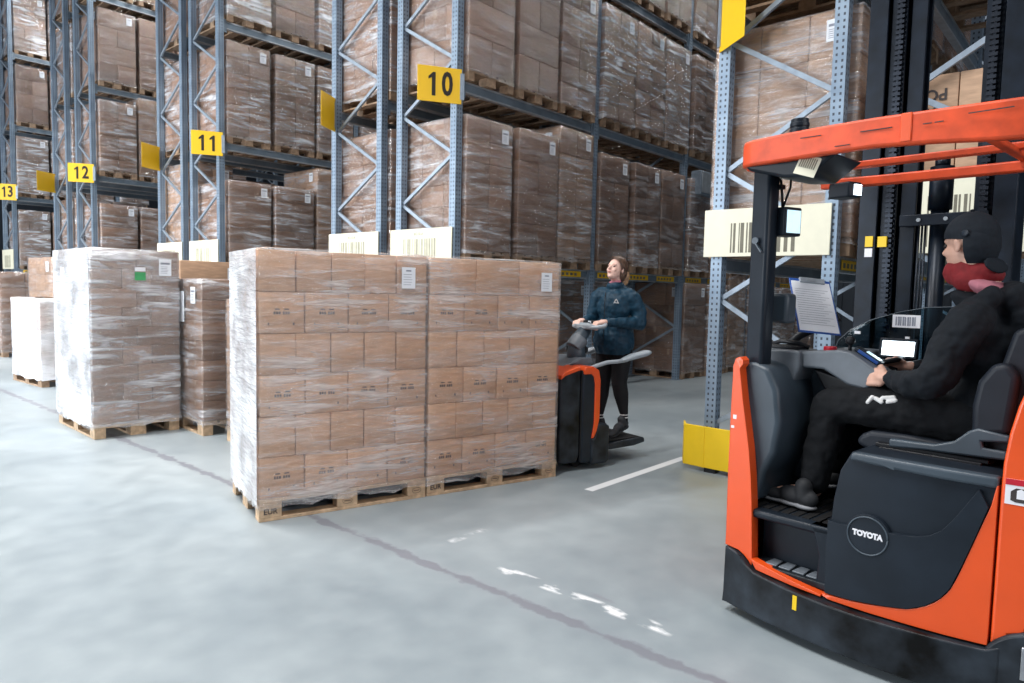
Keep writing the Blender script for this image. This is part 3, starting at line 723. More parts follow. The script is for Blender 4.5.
rs = [(.498, .250), (.498, .262), (.56, .264), (.617, .268), (.68, .276), (.734, .286), (.79, .297), (.826, .306), (.862, .322), (.894, .343), (.922, .366), (.943, .391), (.96, .414), (.973, .438), (.99, .485), (1.006, .537), (1.043, .663), (1.080, .785), (1.092, .86), (1.097, .86), (1.097, .258), (.961, .250), (.826, .246), (.678, .242), (.522, .242)]
panel('lower_shell', rs, 0, .05, M['orange'], .055, bevel=.004)
rp = [(1.104, .262), (1.104, .86), (1.106, .95), (1.118, 1.06), (1.138, 1.16), (1.165, 1.25), (1.20, 1.34), (1.27, 1.42), (1.33, 1.42), (1.33, .36), (1.27, .36), (1.20, .345), (1.15, .31)]
pr = panel('rear_shell', rp, 0, .78, M['orange'], .055, bevel=.012)
stk = panel('sticker', [(1.118, .802), (1.118, .895), (1.30, .895), (1.30, .802)], -.002, -.0, M['bleach'], .055, pr, .0004, label='white sticker with red top')
panel('sticker_band', [(1.118, .873), (1.118, .895), (1.30, .895), (1.30, .873)], -.0035, -.002, M['red'], .055, stk, .0003)
panel('pictogram', [(1.135, .818), (1.135, .85), (1.15, .863), (1.24, .863), (1.25, .848), (1.25, .818), (1.22, .812), (1.15, .812)], -.0035, -.002, M['ink'], .055, stk, .0003)
for c in (1.165, 1.205): panel('pictogram_mark', [(c-.012, .825), (c-.012, .855), (c, .862), (c+.012, .855), (c+.012, .825)], -.0045, -.0035, M['bleach'], .055, stk, .0003)

# seat box with the raised lower door and the storage pocket
black = [(.582, .895), (.538, .808), (.516, .674), (.504, .496), (.503, .266), (.617, .270), (.734, .288), (.826, .305), (.894, .341), (.943, .389), (.973, .438), (1.006, .537), (1.043, .663), (1.080, .785), (1.098, .868), (1.098, .888)]
bx = panel('seat_box', black, .012, .72, M['plast'], .05, bevel=.01)
logo_arc = [(.668-.085*math.cos(a*PI/10), .570+.080*math.sin(a*PI/10)) for a in range(1, 10)]
low = [(.507, .268), (.504, .496), (.506, .585), (.55, .583)] + [(.583, .585)] + logo_arc + [(.765, .598), (.80, .600), (.844, .606), (.89, .622), (.927, .650), (.96, .695), (.988, .742), (1.02, .80), (1.04, .835), (1.072, .775), (1.040, .660), (1.003, .537), (.970, .438), (.940, .389), (.891, .343), (.826, .308), (.734, .290), (.617, .273)]
panel('lower_door', low, -.008, .03, M['plast2'] if False else M['plast'], .05, bx, .01)
panel('top_rail', [(.578, .860), (.585, .895), (1.098, .892), (1.096, .848), (.93, .848), (.75, .853)], -.006, .05, M['plast2'], .05, bx, .012)
rg = MB(); f5 = bulge(.05)
rg.tube([f5(.668+.078*math.cos(a*PI/16), -.010, .562+.078*math.sin(a*PI/16)) for a in range(33)], .0035, 8); part('badge_ring', rg, M['plast2'], bx)
badge = MB().cyl(f5(.668, .03, .562), f5(.668, -.006, .562), .073, 32); part('badge', badge, M['plast'], bx)
text('maker_name', 'TOYOTA', .031, M['bleach'], bx, (.668, -.05-.0085, .566), (PI/2, 0, 0), .001, bold=.002, sx=.9)

# step well
ft = MB().box(.02, .52, .0, .80, .49, .53); fo = part('footwell_floor', ft, M['plast'], T, .014)
mt = MB()
for k in range(9): mt.box(.05+.048*k, .085+.048*k, .06, .7, .530, .534)
part('floor_mat', mt, M['rubber'], fo)
part('riser', MB().box(.14, .52, .10, .14, .26, .50), M['plast'], T)
st = MB().box(.14, .50, -.01, .14, .255, .285)
part('step', st, M['bumper'], T, .006)
sb = MB()
for k in range(4): sb.prism([(.20+.065*k, .01), (.255+.065*k, .01), (.25+.065*k, .09), (.205+.065*k, .09)], .285, .293, axis='xy')
part('step_tread', sb, M['midgrey'], T, .003)
part('step_jamb', MB().prism([(.44, .25), (.505, .25), (.505, .53), (.40, .53), (.42, .50), (.45, .40)], .0, .14), M['plast'], T, .008)

# dash pod and console
def slab(name, poly, v0, v1, mat, bevel=.03, parent=T, seg=4, label=None):
    return part(name, MB().prism(poly, v0, v1), mat, parent, bevel, seg, label)
slab('knee_pod', [(.022, .55), (.022, 1.205), (.07, 1.225), (.15, 1.20), (.20, 1.10), (.22, .95), (.20, .80), (.15, .70), (.12, .55)], .05, .42, M['plast2'], .04)
slab('dash_body', [(.022, .532), (.022, 1.20), (.40, 1.185), (.56, 1.15), (.57, 1.10), (.44, 1.06), (.30, 1.0), (.22, .80), (.20, .532)], .42, .80, M['plast2'], .03)
slab('console_box', [(-.0, 1.275), (.0, 1.16), (.015, 1.04), (.06, 1.03), (.17, 1.09), (.21, 1.20), (.205, 1.275)], .24, .46, M['midgrey'], .012, label='dark grey console')
arm = slab('console_arm', [(.19, 1.270), (.20, 1.195), (.31, 1.195), (.42, 1.135), (.50, 1.12), (.575, 1.165), (.58, 1.195), (.43, 1.285), (.38, 1.292)], .27, .43, M['midgrey'], .012)
slab('dark_recess', [(.24, 1.19), (.50, 1.125), (.5, 1.08), (.30, 1.09)], .32, .50, M['black'], .01)
kn = MB().cyl((.40, .34, 1.28), (.40, .34, 1.325), .008, 10).ball((.40, .34, 1.335), .022); part('joystick', kn, M['black'], arm)
hs = MB().box(-.07, .07, -.03, .03, 0, .025); h = part('handheld_terminal', hs, M['plast'], arm, .008); h.location = (.475, .36, 1.255); h.rotation_euler = (0, math.radians(32), .1)
part('blue_trim', MB().box(-.05, .05, -.0315, -.028, .006, .020), M['blue'], h); part('keypad', MB().box(-.02, .05, -.02, .02, .0255, .028), M['screen2'], h)
part('red_button', MB().cyl((.30, .36, 1.27), (.30, .36, 1.30), .03, 16), M['red'], T, .004)
tb = MB().tube([(.06, .42, 1.29), (.10, .46, 1.34), (.20, .52, 1.40), (.26, .54, 1.44)], .022, 12); part('support_arm', tb, M['black'], T)
tb = MB().tube([(.0, .38, 1.29), (.05, .36, 1.31), (.14, .36, 1.305), (.19, .38, 1.285)], .012, 10).box(.03, .17, .30, .42, 1.276, 1.292); part('cable_tray', tb, M['black'], T, .004)
part('storage_bin', MB().box(.24, .42, .56, .72, 1.18, 1.28), M['midgrey'], T, .01)
gbx = MB().box(.02, .155, .2, .30, 1.405, 1.55); part('control_box', gbx, M['plast2'], T, .018)
# bright screen on the dash
ds = MB().box(-.085, .085, 0, .03, -.05, .05); d = part('dash_display', ds, M['plast'], T, .006); d.location = (.525, .585, 1.298); d.rotation_euler = (math.radians(-12), 0, math.radians(4))
part('display_glass', MB().box(-.070, .070, -.002, .0005, -.035, .035), M['screen'], d, label='bright white screen')
part('display_mount', MB().cyl((.525, .61, 1.16), (.525, .61, 1.26), .02, 12), M['black'], T)
sw = MB()
for k in range(33): pass
sw.tube([(.47+.10*math.cos(a*PI/12), .50+.10*math.sin(a*PI/12), 1.225+.03*math.cos(a*PI/12)) for a in range(25)], .012, 8); sw.cyl((.47, .50, 1.15), (.47, .50, 1.23), .03, 12); sw.bar((.38, .5, 1.25), (.56, .5, 1.205), .03, .015)
part('steering_wheel', sw, M['black'], T)
part('pale_switch_panel', MB().box(.40, .47, .47, .52, 1.245, 1.252), M['screen2'], T)

# acrylic shield in front of the mast
ac = MB().prism([(.10, 1.20), (.136, 1.305), (.196, 1.365), (.296, 1.421), (.439, 1.469), (.56, 1.495), (.68, 1.502), (.80, 1.49), (.92, 1.45), (1.0, 1.38), (1.05, 1.2)], .845, .851)
acr = part('clear_shield', ac, M['acrylic'], T)
part('shield_rim', MB().tube([(.10, .848, 1.20), (.136, .848, 1.305), (.196, .848, 1.365), (.296, .848, 1.421), (.439, .848, 1.469), (.56, .848, 1.495), (.68, .848, 1.502), (.80, .848, 1.49), (.92, .848, 1.45), (1.0, .848, 1.38), (1.05, .848, 1.2)], .0035, 6), M['plast2'], acr)
bl = MB().box(.405, .535, .840, .8435, 1.39, 1.455)
for k in range(9): bl.box(.42+.011*k, .425+.011*k+.003*(k % 2), .8385, .840, 1.40, 1.445, 1)
part('barcode_label', bl, [M['bleach'], M['paperink']], acr)
part('shield_clip', MB().box(.22, .25, .838, .8435, 1.345, 1.36).box(.47, .49, .838, .8435, 1.33, 1.345), M['bleach'], acr)
# battery case behind the compartment
slab('battery_case', [(.03, .10), (.03, 1.18), (1.24, 1.18), (1.24, .10)], .80, .96, M['plast'], .01)

# seat
su = MB().prism([(.50, .885), (.515, .925), (.56, .95), (.70, .955), (.95, .945), (1.02, .93), (1.02, .86), (.56, .86)], .20, .66)
s_ = part('seat_cushion', su, M['seat'], T, .03, 4)
part('seat_rail', MB().box(.60, 1.02, .16, .62, .895, .912).box(.62, 1.0, .14, .2, .862, .90), M['black'], s_, .004)
sp = MB().prism([(.66, .905), (.80, .915), (1.08, .925), (1.085, .955), (1.07, .96), (1.0, .96), (.995, .985), (1.085, .995), (1.085, 1.02), (.98, 1.035), (.95, 1.02), (.90, .97), (.83, .945), (.66, .94)], .14, .175)
part('side_plate', sp, M['plast2'], s_, .008)
bk = MB().prism([(.985, .93), (1.00, 1.10), (1.03, 1.30), (1.06, 1.42), (1.10, 1.44), (1.17, 1.42), (1.17, .93)], .20, .66)
b_ = part('seat_back', bk, M['seat'], T, .035, 4)
bo = MB().prism([(.955, 1.00), (.95, 1.12), (.965, 1.22), (1.01, 1.29), (1.06, 1.30), (1.10, 1.25), (1.08, 1.02)], .15, .235)
part('side_bolster', bo, M['seat'], b_, .03, 4)
bo2 = MB().prism([(.955, 1.00), (.95, 1.12), (.965, 1.22), (1.01, 1.29), (1.06, 1.30), (1.10, 1.25), (1.08, 1.02)], .63, .70)
part('side_bolster', bo2, M['seat'], b_, .03, 4)
# pedals
for x in (.07, .17): q = part('pedal', MB().box(-.03, .03, -.05, .05, -.01, .01).bar((0, 0, 0), (-.05, .05, .06), .015, .015), M['rubber'], T, .004); q.location = (x, .40, .60); q.rotation_euler = (0, math.radians(-30), 0)

# roof guard
def beam_path(pts, z, w, hgt, n=1):
    mb = MB(); P = [Vector((x, y, z)) for x, y in pts]; vs = []; fs = []
    for i, p in enumerate(P):
        t = (P[min(i+1, len(P)-1)]-P[max(0, i-1)]).normalized(); nrm = Vector((-t.y, t.x, 0))
        hh = hgt[i] if isinstance(hgt, (list, tuple)) else (hgt, hgt)
        for a, b in ((-w/2, -hh[0]), (w/2, -hh[0]), (w/2, hh[1]), (-w/2, hh[1])): vs.append(p+nrm*a+Vector((0, 0, b)))
    for i in range(len(P)-1):
        for k in range(4): k2 = (k+1) % 4; fs.append((i*4+k, i*4+k2, (i+1)*4+k2, (i+1)*4+k))
    fs += [(0, 1, 2, 3), (len(vs)-4, len(vs)-1, len(vs)-2, len(vs)-3)]
    return mb.add(vs, fs)
fr = [(-.005, .10), (.0, .05), (.02, .02), (.06, .005), (.2, -.01), (.4, -.025), (.6, -.03), (.8, -.025), (1.0, -.01), (1.2, .01), (1.32, .05)]
hg = [(.05, .055), (.055, .058), (.055, .06), (.055, .062), (.055, .066), (.052, .068), (.05, .068), (.06, .066), (.075, .066), (.085, .066), (.085, .066)]
rf = part('roof_beam', beam_path(fr, 2.19, .05, hg), M['orangeworn'], T, .012, 3, label='scuffed orange roof beam')
part('beam_joint', MB().box(.70, .74, -.058, -.05, 2.145, 2.255), M['orange'], rf, .003)
ink = MB()
for (a, z, l) in ((.30, 2.215, .09), (.55, 2.205, .12), (.78, 2.20, .03), (.82, 2.2, .03), (.93, 2.215, .14), (.45, 2.16, .06)):
    ink.box(a, a+l, -.0585, -.056, z, z+.004)
part('scuff_mark', ink, M['ink'], rf)
part('roof_side', beam_path([(-.005, .08), (.0, .3), (.03, .52), (.09, .60), (.16, .63)], 2.17, .05, .04), M['orangeworn'], T, .01)
part('roof_rail', beam_path([(.10, .62), (.4, .64), (.8, .64), (1.3, .62)], 2.115, .045, .024), M['orangeworn'], T, .008)
part('roof_rail', beam_path([(.10, .45), (.5, .44), (.9, .43), (1.3, .42)], 2.165, .04, .016), M['orangeworn'], T, .006)
part('roof_rail', beam_path([(.03, .24), (.5, .22), (.9, .215), (1.3, .23)], 2.21, .04, .012), M['orangeworn'], T, .006)
part('roof_crossbar', MB().box(.95, .99, .0, .64, 2.135, 2.16), M['orangeworn'], T, .006)
wd = part('roof_housing', MB().prism([(.005, 2.145), (.02, 2.12), (.20, 2.07), (.31, 2.062), (.345, 2.09), (.43, 2.15)], .01, .30), M['plast'], T, .012)
bs = MB().box(-.045, .045, -.002, .002, -.045, .045)
for k in range(8): bs.box(-.035+.009*k, -.031+.009*k, -.003, -.002, -.012, .035, 1)
b = part('barcode_sticker', bs, [M['cream'], M['bars']], wd); b.location = (.315, -.008, 2.105); b.rotation_euler = (math.radians(-12), math.radians(18), math.radians(12))
bc = MB()
for k in range(5): bc.cyl((.16, .22, 2.22+.028*k), (.16, .22, 2.24+.028*k), .048-.001*k, 20)
bc.cyl((.16, .22, 2.20), (.16, .22, 2.37), .040, 20); part('beacon', bc, M['plast'], T, .003)
po = part('roof_post', MB().prism([(.008, .09), (.10, .06), (.112, .075), (.112, .15), (.10, .165), (.008, .165)], 1.19, 2.15, axis='xy'), M['plast'], T, .012)
bt_ = MB().cyl((.05, .068, 1.795), (.05, .052, 1.795), .016, 14).bar((.05, .060, 1.785), (.085, .055, 1.74), .014, .006); part('post_bolt', bt_, M['plast2'], po)
part('roof_post', MB().box(1.20, 1.29, .60, .68, 1.1, 2.14), M['plast'], T, .012)
part('roof_post', MB().box(1.22, 1.30, .05, .12, 1.35, 2.14), M['plast'], T, .012)
# small monitor on the post
mn = part('monitor', MB().box(-.055, .055, -.045, .045, -.06, .075), M['plast'], T, .008); mn.location = (.13, .19, 1.88); mn.rotation_euler = (0, 0, math.radians(74))
part('monitor_screen', MB().box(-.043, .043, -.049, -.0455, -.046, .060), M['screen2'], mn, label='pale blue lit screen')
part('antenna_bracket', MB().tube([(.11, .15, 2.10), (.155, .17, 2.11), (.15, .18, 2.05), (.12, .17, 1.95)], .006, 6).tube([(.115, .15, 2.09), (.12, .16, 2.02), (.12, .17, 1.95)], .006, 6).box(.10, .13, .13, .17, 2.04, 2.06), M['black'], T)
lp = part('work_light', MB().box(-.045, .045, -.06, .06, -.04, .035), M['plast'], T, .008); lp.location = (.27, .50, 2.06); lp.rotation_euler = (0, 0, math.radians(72))
part('light_lens', MB().box(-.010, .038, -.0635, -.0605, -.028, .022), M['lampglow'], lp, label='lit white lens')
part('light_bracket', MB().box(.26, .28, .50, .62, 2.075, 2.10), M['black'], T)

# mast
ZT = 4.3
def channel(x0, x1, y0, y1, op, mb=None, z0=.08, z1=ZT):
    mb = mb or MB(); w = .016
    mb.box(x0, x1, y0, y0+w, z0, z1); mb.box(x0, x1, y1-w, y1, z0, z1)
    if op > 0: mb.box(x0, x0+w, y0+w, y1-w, z0, z1)
    else: mb.box(x1-w, x1, y0+w, y1-w, z0, z1)
    return mb
mo = part('outer_mast', channel(.152, .246, .98, 1.16, 1).box(.152, .246, .98, 1.16, .05, .08), M['mast'], T, .003)
part('outer_mast', channel(.775, .87, .98, 1.16, -1), M['mast'], T, .003)
part('middle_mast', channel(.255, .33, 1.01, 1.15, 1), M['mast'], T, .003)
part('middle_mast', channel(.712, .768, 1.01, 1.15, -1), M['mast'], T, .003)
part('inner_mast', channel(.345, .42, 1.03, 1.12, 1, z1=ZT-.1), M['mast'], T, .003)
part('inner_mast', channel(.675, .705, 1.06, 1.12, -1, z1=ZT-.1), M['mast'], T, .003)
for (x, y) in ((.305, .995), (.735, .985)):
    ch = MB()
    n = 150
    for k in range(n): ch.box(x-.019, x+.019, y-.010, y+.010, .3+k*.0265, .3+k*.0265+.016)
    ch.box(x-.006, x+.006, y-.006, y+.006, .3, .3+n*.0265)
    part('lift_chain', ch, M['chain'], T)
for x in (.445, .46, .475): part('hose', MB().tube([(x, 1.02, .4), (x, 1.02, 1.96)], .006, 6), M['mast'], T)
cy = MB().cyl((.525, 1.06, .12), (.525, 1.06, 2.02), .042, 18).cyl((.525, 1.06, 2.0), (.525, 1.06, 2.22), .055, 20).cyl((.525, 1.06, 2.22), (.525, 1.06, 2.26), .035, 16)
part('lift_cylinder', cy, M['mast'], T)
cb = MB().box(.36, .76, .975, 1.0, 1.915, 1.975); cb_ = part('mast_crossbar', cb, M['mast'], T, .004)
for x in (.455, .58): part('bolt', MB().cyl((x, .976, 1.945), (x, .966, 1.945), .010, 10), M['grey'], cb_)
part('mast_crossbar', MB().box(.16, .86, 1.0, 1.03, .3, .42), M['mast'], T, .004)
for n_, bx_, m_ in (('yellow_label', (.196, .235, .972, .980, 1.815, 1.872), 'guard'), ('yellow_label', (.26, .305, .972, .984, 1.812, 1.868), 'guard'), ('white_label', (.196, .235, .972, .980, 1.76, 1.806), 'bleach'), ('yellow_label', (.80, .83, .972, .98, 2.30, 2.34), 'guard')):
    part(n_, MB().box(*bx_), M[m_], T)
# carriage, forks and reach legs
for x in (.12, 1.02): part('reach_leg', MB().box(x, x+.12, .95, 2.05, .10, .24), M['bumper'], T, .01)
for x in (.14, 1.04): part('load_wheel', MB().cyl((x, 1.98, .10), (x+.08, 1.98, .10), .098, 24), M['rubber'], T)
part('fork_carriage', MB().box(.28, .84, 1.20, 1.25, .15, .62), M['mast'], T, .005)
for x in (.34, .66): part('fork', MB().box(x, x+.11, 1.25, 1.29, .06, .55).prism([(x, 1.29), (x+.11, 1.29), (x+.10, 2.30), (x+.01, 2.30)], .06, .095, axis='xy'), M['mast'], T)

# clipboard leaning on the support arm: a thing of its own
import mathutils
cl = thing('clipboard', 'blue clipboard with a white sheet standing on the truck console', 'clipboard', (0, 0, 0), 0)
cm = T.matrix_basis if False else (Matrix.Translation((3.21, 1.41, 0)) @ Matrix.Rotation(math.radians(-96.1), 4, 'Z'))
TL, TR, BR, BL = Vector((.06, .465, 1.645)), Vector((.235, .50, 1.605)), Vector((.300, .45, 1.345)), Vector((.192, .42, 1.345))
ctr = (TL+TR+BL+BR)/4; hx = ((TR-TL)+(BR-BL)).normalized(); hz = ((TL-BL)+(TR-BR)); hz = (hz-hx*hz.dot(hx)).normalized(); hy = hz.cross(hx)
Rm = Matrix((hx, hy, hz)).transposed().to_4x4(); Rm.translation = ctr
hx = Vector((.64, .765, -.08)).normalized(); hz = Vector((-.44, .37, .82)); hz = (hz-hx*hz.dot(hx)).normalized(); hy = hz.cross(hx)
Rm = Matrix((hx, hy, hz)).transposed().to_4x4(); Rm.translation = Vector((.172, .45, 1.492))
cl.matrix_basis = cm @ Rm
W2, H2 = .100, .155
part('board', MB().box(-W2-.008, W2+.008, 0, .004, -H2-.01, H2+.008), M['blue'], cl, .002)
part('sheet', MB().box(-W2, W2, -.002, -.0003, -H2, H2-.01), M['paper'], cl)
ln = MB()
for k in range(16): ln.box(-W2+.012, W2-.015-.02*((k*7) % 3), -.0026, -.002, H2-.06-.014*k, H2-.0585-.014*k)
part('printed_lines', ln, M['paperink'], cl)
part('clamp', MB().box(-.055, .075, -.010, .008, H2-.018, H2+.012).box(-.02, .02, -.014, -.010, H2-.012, H2+.004), M['grey'], cl, .003)

# ------------------------------------------------------------------ ride-on pallet truck under the two centre stacks (same local frame as the stacks)
Q = thing('pallet_truck', 'orange and black ride-on pallet truck at the far end of the centre stacks', 'pallet truck', SM @ Vector((0, 0, 0)), SD)
def sp(name, poly, n0, n1, mat, bevel=.012, parent=Q, seg=3, label=None): return part(name, MB().prism(poly, n0, n1), mat, parent, bevel, seg, label)
N0, N1 = .06, .74
sp('motor_body', [(2.46, .09), (2.46, .82), (2.50, .85), (2.66, .885), (2.68, .88), (2.68, .13), (2.655, .07), (2.50, .075)], N0, N1, M['bumper'], .015)
sp('rear_body', [(2.69, .06), (2.69, .86), (2.72, .885), (2.80, .885), (2.85, .85), (2.865, .74), (2.865, .42), (2.90, .36), (2.98, .30), (2.985, .10), (2.96, .05)], N0-.01, N1+.01, M['plast'], .02)
sp('orange_trim', [(2.46, .80), (2.46, .835), (2.50, .865), (2.66, .905), (2.67, .875), (2.50, .83)], N0-.012, N1+.012, M['orange'], .006)
sp('orange_trim', [(2.70, .875), (2.72, .90), (2.80, .90), (2.865, .865), (2.885, .78), (2.885, .44), (2.86, .34), (2.83, .28), (2.80, .27), (2.825, .40), (2.825, .74), (2.81, .81), (2.78, .835), (2.70, .835)], N0-.02, N1+.02, M['orange'], .008)
sp('base_skirt', [(2.80, .265), (2.83, .28), (2.87, .40), (2.93, .40), (3.0, .37), (3.0, .06), (2.97, .04), (2.80, .04)], N0-.025, N1+.025, M['bumper'], .02)
part('seam', MB().box(2.682, 2.692, N0-.004, N0+.02, .08, .87), M['black'], Q)
part('top_cover', MB().prism([(2.60, .86), (2.70, .895), (2.96, .895), (2.95, .93), (2.92, .96), (2.80, .96), (2.70, .92), (2.60, .89)], .22, .60), M['midgrey'], Q, .02)
# tiller
part('tiller_column', MB().tube([(2.86, .36, .90), (2.855, .36, 1.00), (2.86, .36, 1.07), (2.90, .36, 1.14), (2.96, .36, 1.205)], [.095, .082, .074, .066, .058], 16), M['plast2'], Q)
part('tiller_collar', MB().cyl((2.82, .36, 1.03), (2.90, .36, 1.12), .080, 20), M['midgrey'], Q, .008)
part('stalk_block', MB().prism([(2.80, 1.0), (2.80, 1.07), (2.86, 1.10), (2.95, 1.04), (2.95, 1.0), (2.88, .97)], .30, .44), M['black'], Q, .01)
hd = MB(); hd.tube([(3.0+.085*math.cos(a*PI/12), .36+.20*math.sin(a*PI/12), 1.240+.02*math.cos(a*PI/12)) for a in range(25)], .019, 10); hd.prism([(2.90, .27), (2.93, .22), (3.07, .26), (3.08, .36), (3.07, .46), (2.93, .50), (2.90, .45)], 1.225, 1.25, axis='xy'); hd.box(2.93, 3.04, .30, .42, 1.215, 1.262)
part('steering_handle', hd, M['grey'], Q, .01)
part('thumb_switch', MB().cyl((3.0, .305, 1.262), (3.0, .305, 1.285), .022, 12).cyl((3.0, .415, 1.262), (3.0, .415, 1.285), .022, 12).box(2.95, 2.98, .33, .39, 1.262, 1.27), M['black'], Q)
# side supports with pale pads
for y in (.08, .70):
    part('side_support', MB().tube([(2.80, y, .885), (2.88, y, .905), (2.98, y, .925), (3.12, y, .930), (3.22, y, .94)], .018, 10), M['grey'], Q)
    part('support_pad', MB().tube([(3.14, y, .935), (3.19, y, .945), (3.27, y, .965), (3.44, y, .995), (3.49, y, 1.0)], [.02, .036, .048, .048, .03], 16, flat=.6), M['grey'], Q)
# operator platform
part('platform', MB().prism([(2.98, .12), (3.40, .13), (3.52, .15), (3.53, .165), (3.52, .195), (3.48, .200), (2.98, .175)], .14, .66), M['bumper'], Q, .01)
part('platform_mat', MB().box(3.02, 3.48, .17, .63, .190, .203), M['rubber'], Q, .004)
for y in (.20, .60):
    part('caster_wheel', MB().cyl((2.74, y-.03, .055), (2.74, y+.03, .055), .054, 18), M['rubber'], Q)
part('drive_wheel', MB().cyl((2.58, .36, .085), (2.58, .44, .085), .084, 22), M['rubber'], Q)
part('fork_bridge', MB().box(2.41, 2.47, .12, .68, .04, .60), M['bumper'], Q, .008)
for y in (.135, .505): part('fork', MB().box(.15, 2.42, y, y+.16, .035, .093), M['mast'], Q, .006)

# ------------------------------------------------------------------ people
def head_prims(c, f, s, u, k=1.0):
    """skull, jaw, brow, nose, lips, chin and ears; f forward, s one side, u up"""
    c = Vector(c); f = Vector(f).normalized(); u = Vector(u).normalized(); s = Vector(s).normalized()
    P = lambda a, b, z: tuple(c+f*a*k+s*b*k+u*z*k)
    R3 = Matrix((f, s, u)).transposed().to_euler()
    E_ = lambda a, b, z, r: ('e', P(a, b, z), tuple(x*k for x in r), R3)
    pr = [E_(-.012, 0, .035, (.096, .075, .088)), E_(.018, 0, -.02, (.070, .062, .088)), E_(.040, 0, -.075, (.042, .040, .034)), E_(.066, 0, -.088, (.020, .022, .018)),
          E_(.070, 0, .026, (.020, .050, .016)), ('c', P(.084, 0, .012), .009*k, P(.106, 0, -.020), .013*k), E_(.094, .011, -.024, (.009, .008, .007)), E_(.094, -.011, -.024, (.009, .008, .007)),
          E_(.084, 0, -.048, (.010, .022, .006)), E_(.082, 0, -.059, (.010, .019, .007)), E_(.060, .035, -.022, (.022, .020, .022)), E_(.060, -.035, -.022, (.022, .020, .022)),
          ('c', P(-.03, 0, -.06), .055*k, P(-.035, 0, -.16), .056*k)]
    for q in (1, -1):
        pr += [E_(-.010, q*.075, -.002, (.016, .008, .030)), E_(-.006, q*.079, .014, (.013, .008, .014))]
    return pr, P, R3
def hand_prims(w, k, p, t, r=.0085, curl=1.0):
    """w wrist, k direction to the knuckles, p direction the palm faces, t thumb side; four unequal bent fingers and a thumb off the side"""
    w = Vector(w); k = Vector(k).normalized(); p = Vector(p); p = (p-k*p.dot(k)).normalized(); t = Vector(t); t = (t-k*t.dot(k)-p*t.dot(p)).normalized()
    pr = [('c', w, .024, w+k*.04, .026)]
    for i, (off, L) in enumerate(((.033, .92), (.011, 1.0), (-.011, .94), (-.032, .76))):
        a = w+k*.035+t*off*.8; b = w+k*.088+t*off
        pr.append(('c', a, .016, b, .0125))
        c_ = b+(k*.6+p*.8*curl).normalized()*.040*L; d = c_+(p*1.0-k*.35*curl).normalized()*.026*L; e = d+(-k*.8*curl+p*.45).normalized()*.020*L
        pr += [('c', b, .0105, c_, .0095), ('c', c_, .0095, d, .0085), ('c', d, .0085, e, .0075)]
    a = w+k*.028+t*.026; b = a+(k*.6+t*.7+p*.3).normalized()*.042; c_ = b+(k*.8+p*.7).normalized()*.032
    pr += [('c', a, .015, b, .011), ('c', b, .011, c_, .009)]
    return pr

# --- seated driver, written in the truck's frame
off = Vector((.93, .42, .955))
D = thing('person', 'seated driver in black hoodie, backwards dark cap and red neck warmer', 'person'); D.matrix_basis = cm @ Matrix.Translation(off)
def db(name, prims, mat, **k): return blob(name, prims, mat, D, shift=off, **k)
hc = Vector((.832, .43, 1.765)); yaw = math.radians(24)
hf = Vector((-math.cos(yaw), math.sin(yaw), -.04)).normalized(); hs = Vector((-math.sin(yaw), -math.cos(yaw), 0)); hu = hs.cross(hf)*1
if hu.z < 0: hu = -hu
hp, HP, HR = head_prims(hc, hf, hs, hu, 1.04)
nw = Vector((.605, .262, 1.185)); fw = Vector((.60, .52, 1.22))
body = hp + [('c', (.905, .42, 1.60), .058, (.92, .42, 1.50), .07), ('e', (.93, .42, 1.34), (.09, .14, .15)), ('c', (.93, .30, 1.44), .05, (.93, .54, 1.44), .05), ('e', (.95, .42, 1.12), (.10, .15, .16)),
    ('c', (.94, .34, 1.03), .085, (.36, .27, 1.03), .055), ('c', (.94, .51, 1.03), .085, (.37, .52, 1.06), .055), ('c', (.36, .27, 1.03), .052, (.31, .25, .64), .036), ('c', (.37, .52, 1.06), .052, (.28, .50, .66), .036),
    ('c', (.31, .25, .62), .035, (.16, .21, .58), .03), ('c', (.28, .50, .64), .035, (.13, .47, .60), .03),
    ('c', (.90, .25, 1.43), .04, (.80, .15, 1.19), .042), ('c', (.80, .15, 1.19), .040, nw, .027), ('c', (.91, .59, 1.43), .04, (.77, .68, 1.2), .042), ('c', (.77, .68, 1.2), .04, fw, .027)]
body += hand_prims(nw, (-.98, .18, -.05), (.0, 1, -.35), (.1, .3, 1)) + hand_prims(fw, (-.95, -.25, .0), (0, -.8, -.5), (-.1, -.5, 1))
db('body', body, [M['skin']], voxel=.0055, smooth=3)
for q in (1, -1):
    e = part('eye', MB().ball(HP(.078, q*.030, .006), (.012, .012, .010)), M['eye'], D); e.location = -off
beard = []
# cap worn backwards
cu = Vector(hu)
cp = db('cap', [('e', HP(-.012, 0, .040), (.114, .090, .106), HR)], M['cap'], voxel=.007, smooth=5, cut=(HP(.06, 0, .034), tuple(hf*.12-hu)))
db('cap_back', [('e', HP(-.030, 0, .01), (.094, .091, .125), HR)], M['cap'], voxel=.007, smooth=4, cut=[(HP(-.040, 0, 0), tuple(hf)), (HP(-.08, 0, -.075), tuple(-hu))])
db('cap_brim', [('e', HP(-.118, 0, -.085), (.040, .066, .010), (Matrix.Rotation(math.radians(0), 3, 'Z') @ Matrix((( -hf*.45+hu*-.9).normalized(), hs, (( -hf*.45+hu*-.9).normalized()).cross(hs))).transposed()).to_euler())], M['cap'], voxel=.005, smooth=2)
bt2 = MB().ball(HP(-.012, 0, .145), (.010, .010, .006)); o = part('cap_button', bt2, M['cap'], D); o.location = -off
bdg = db('cap_badge', [('e', HP(-.05, .086, .045), (.018, .004, .016), HR)], M['plast'], voxel=.003, smooth=1)
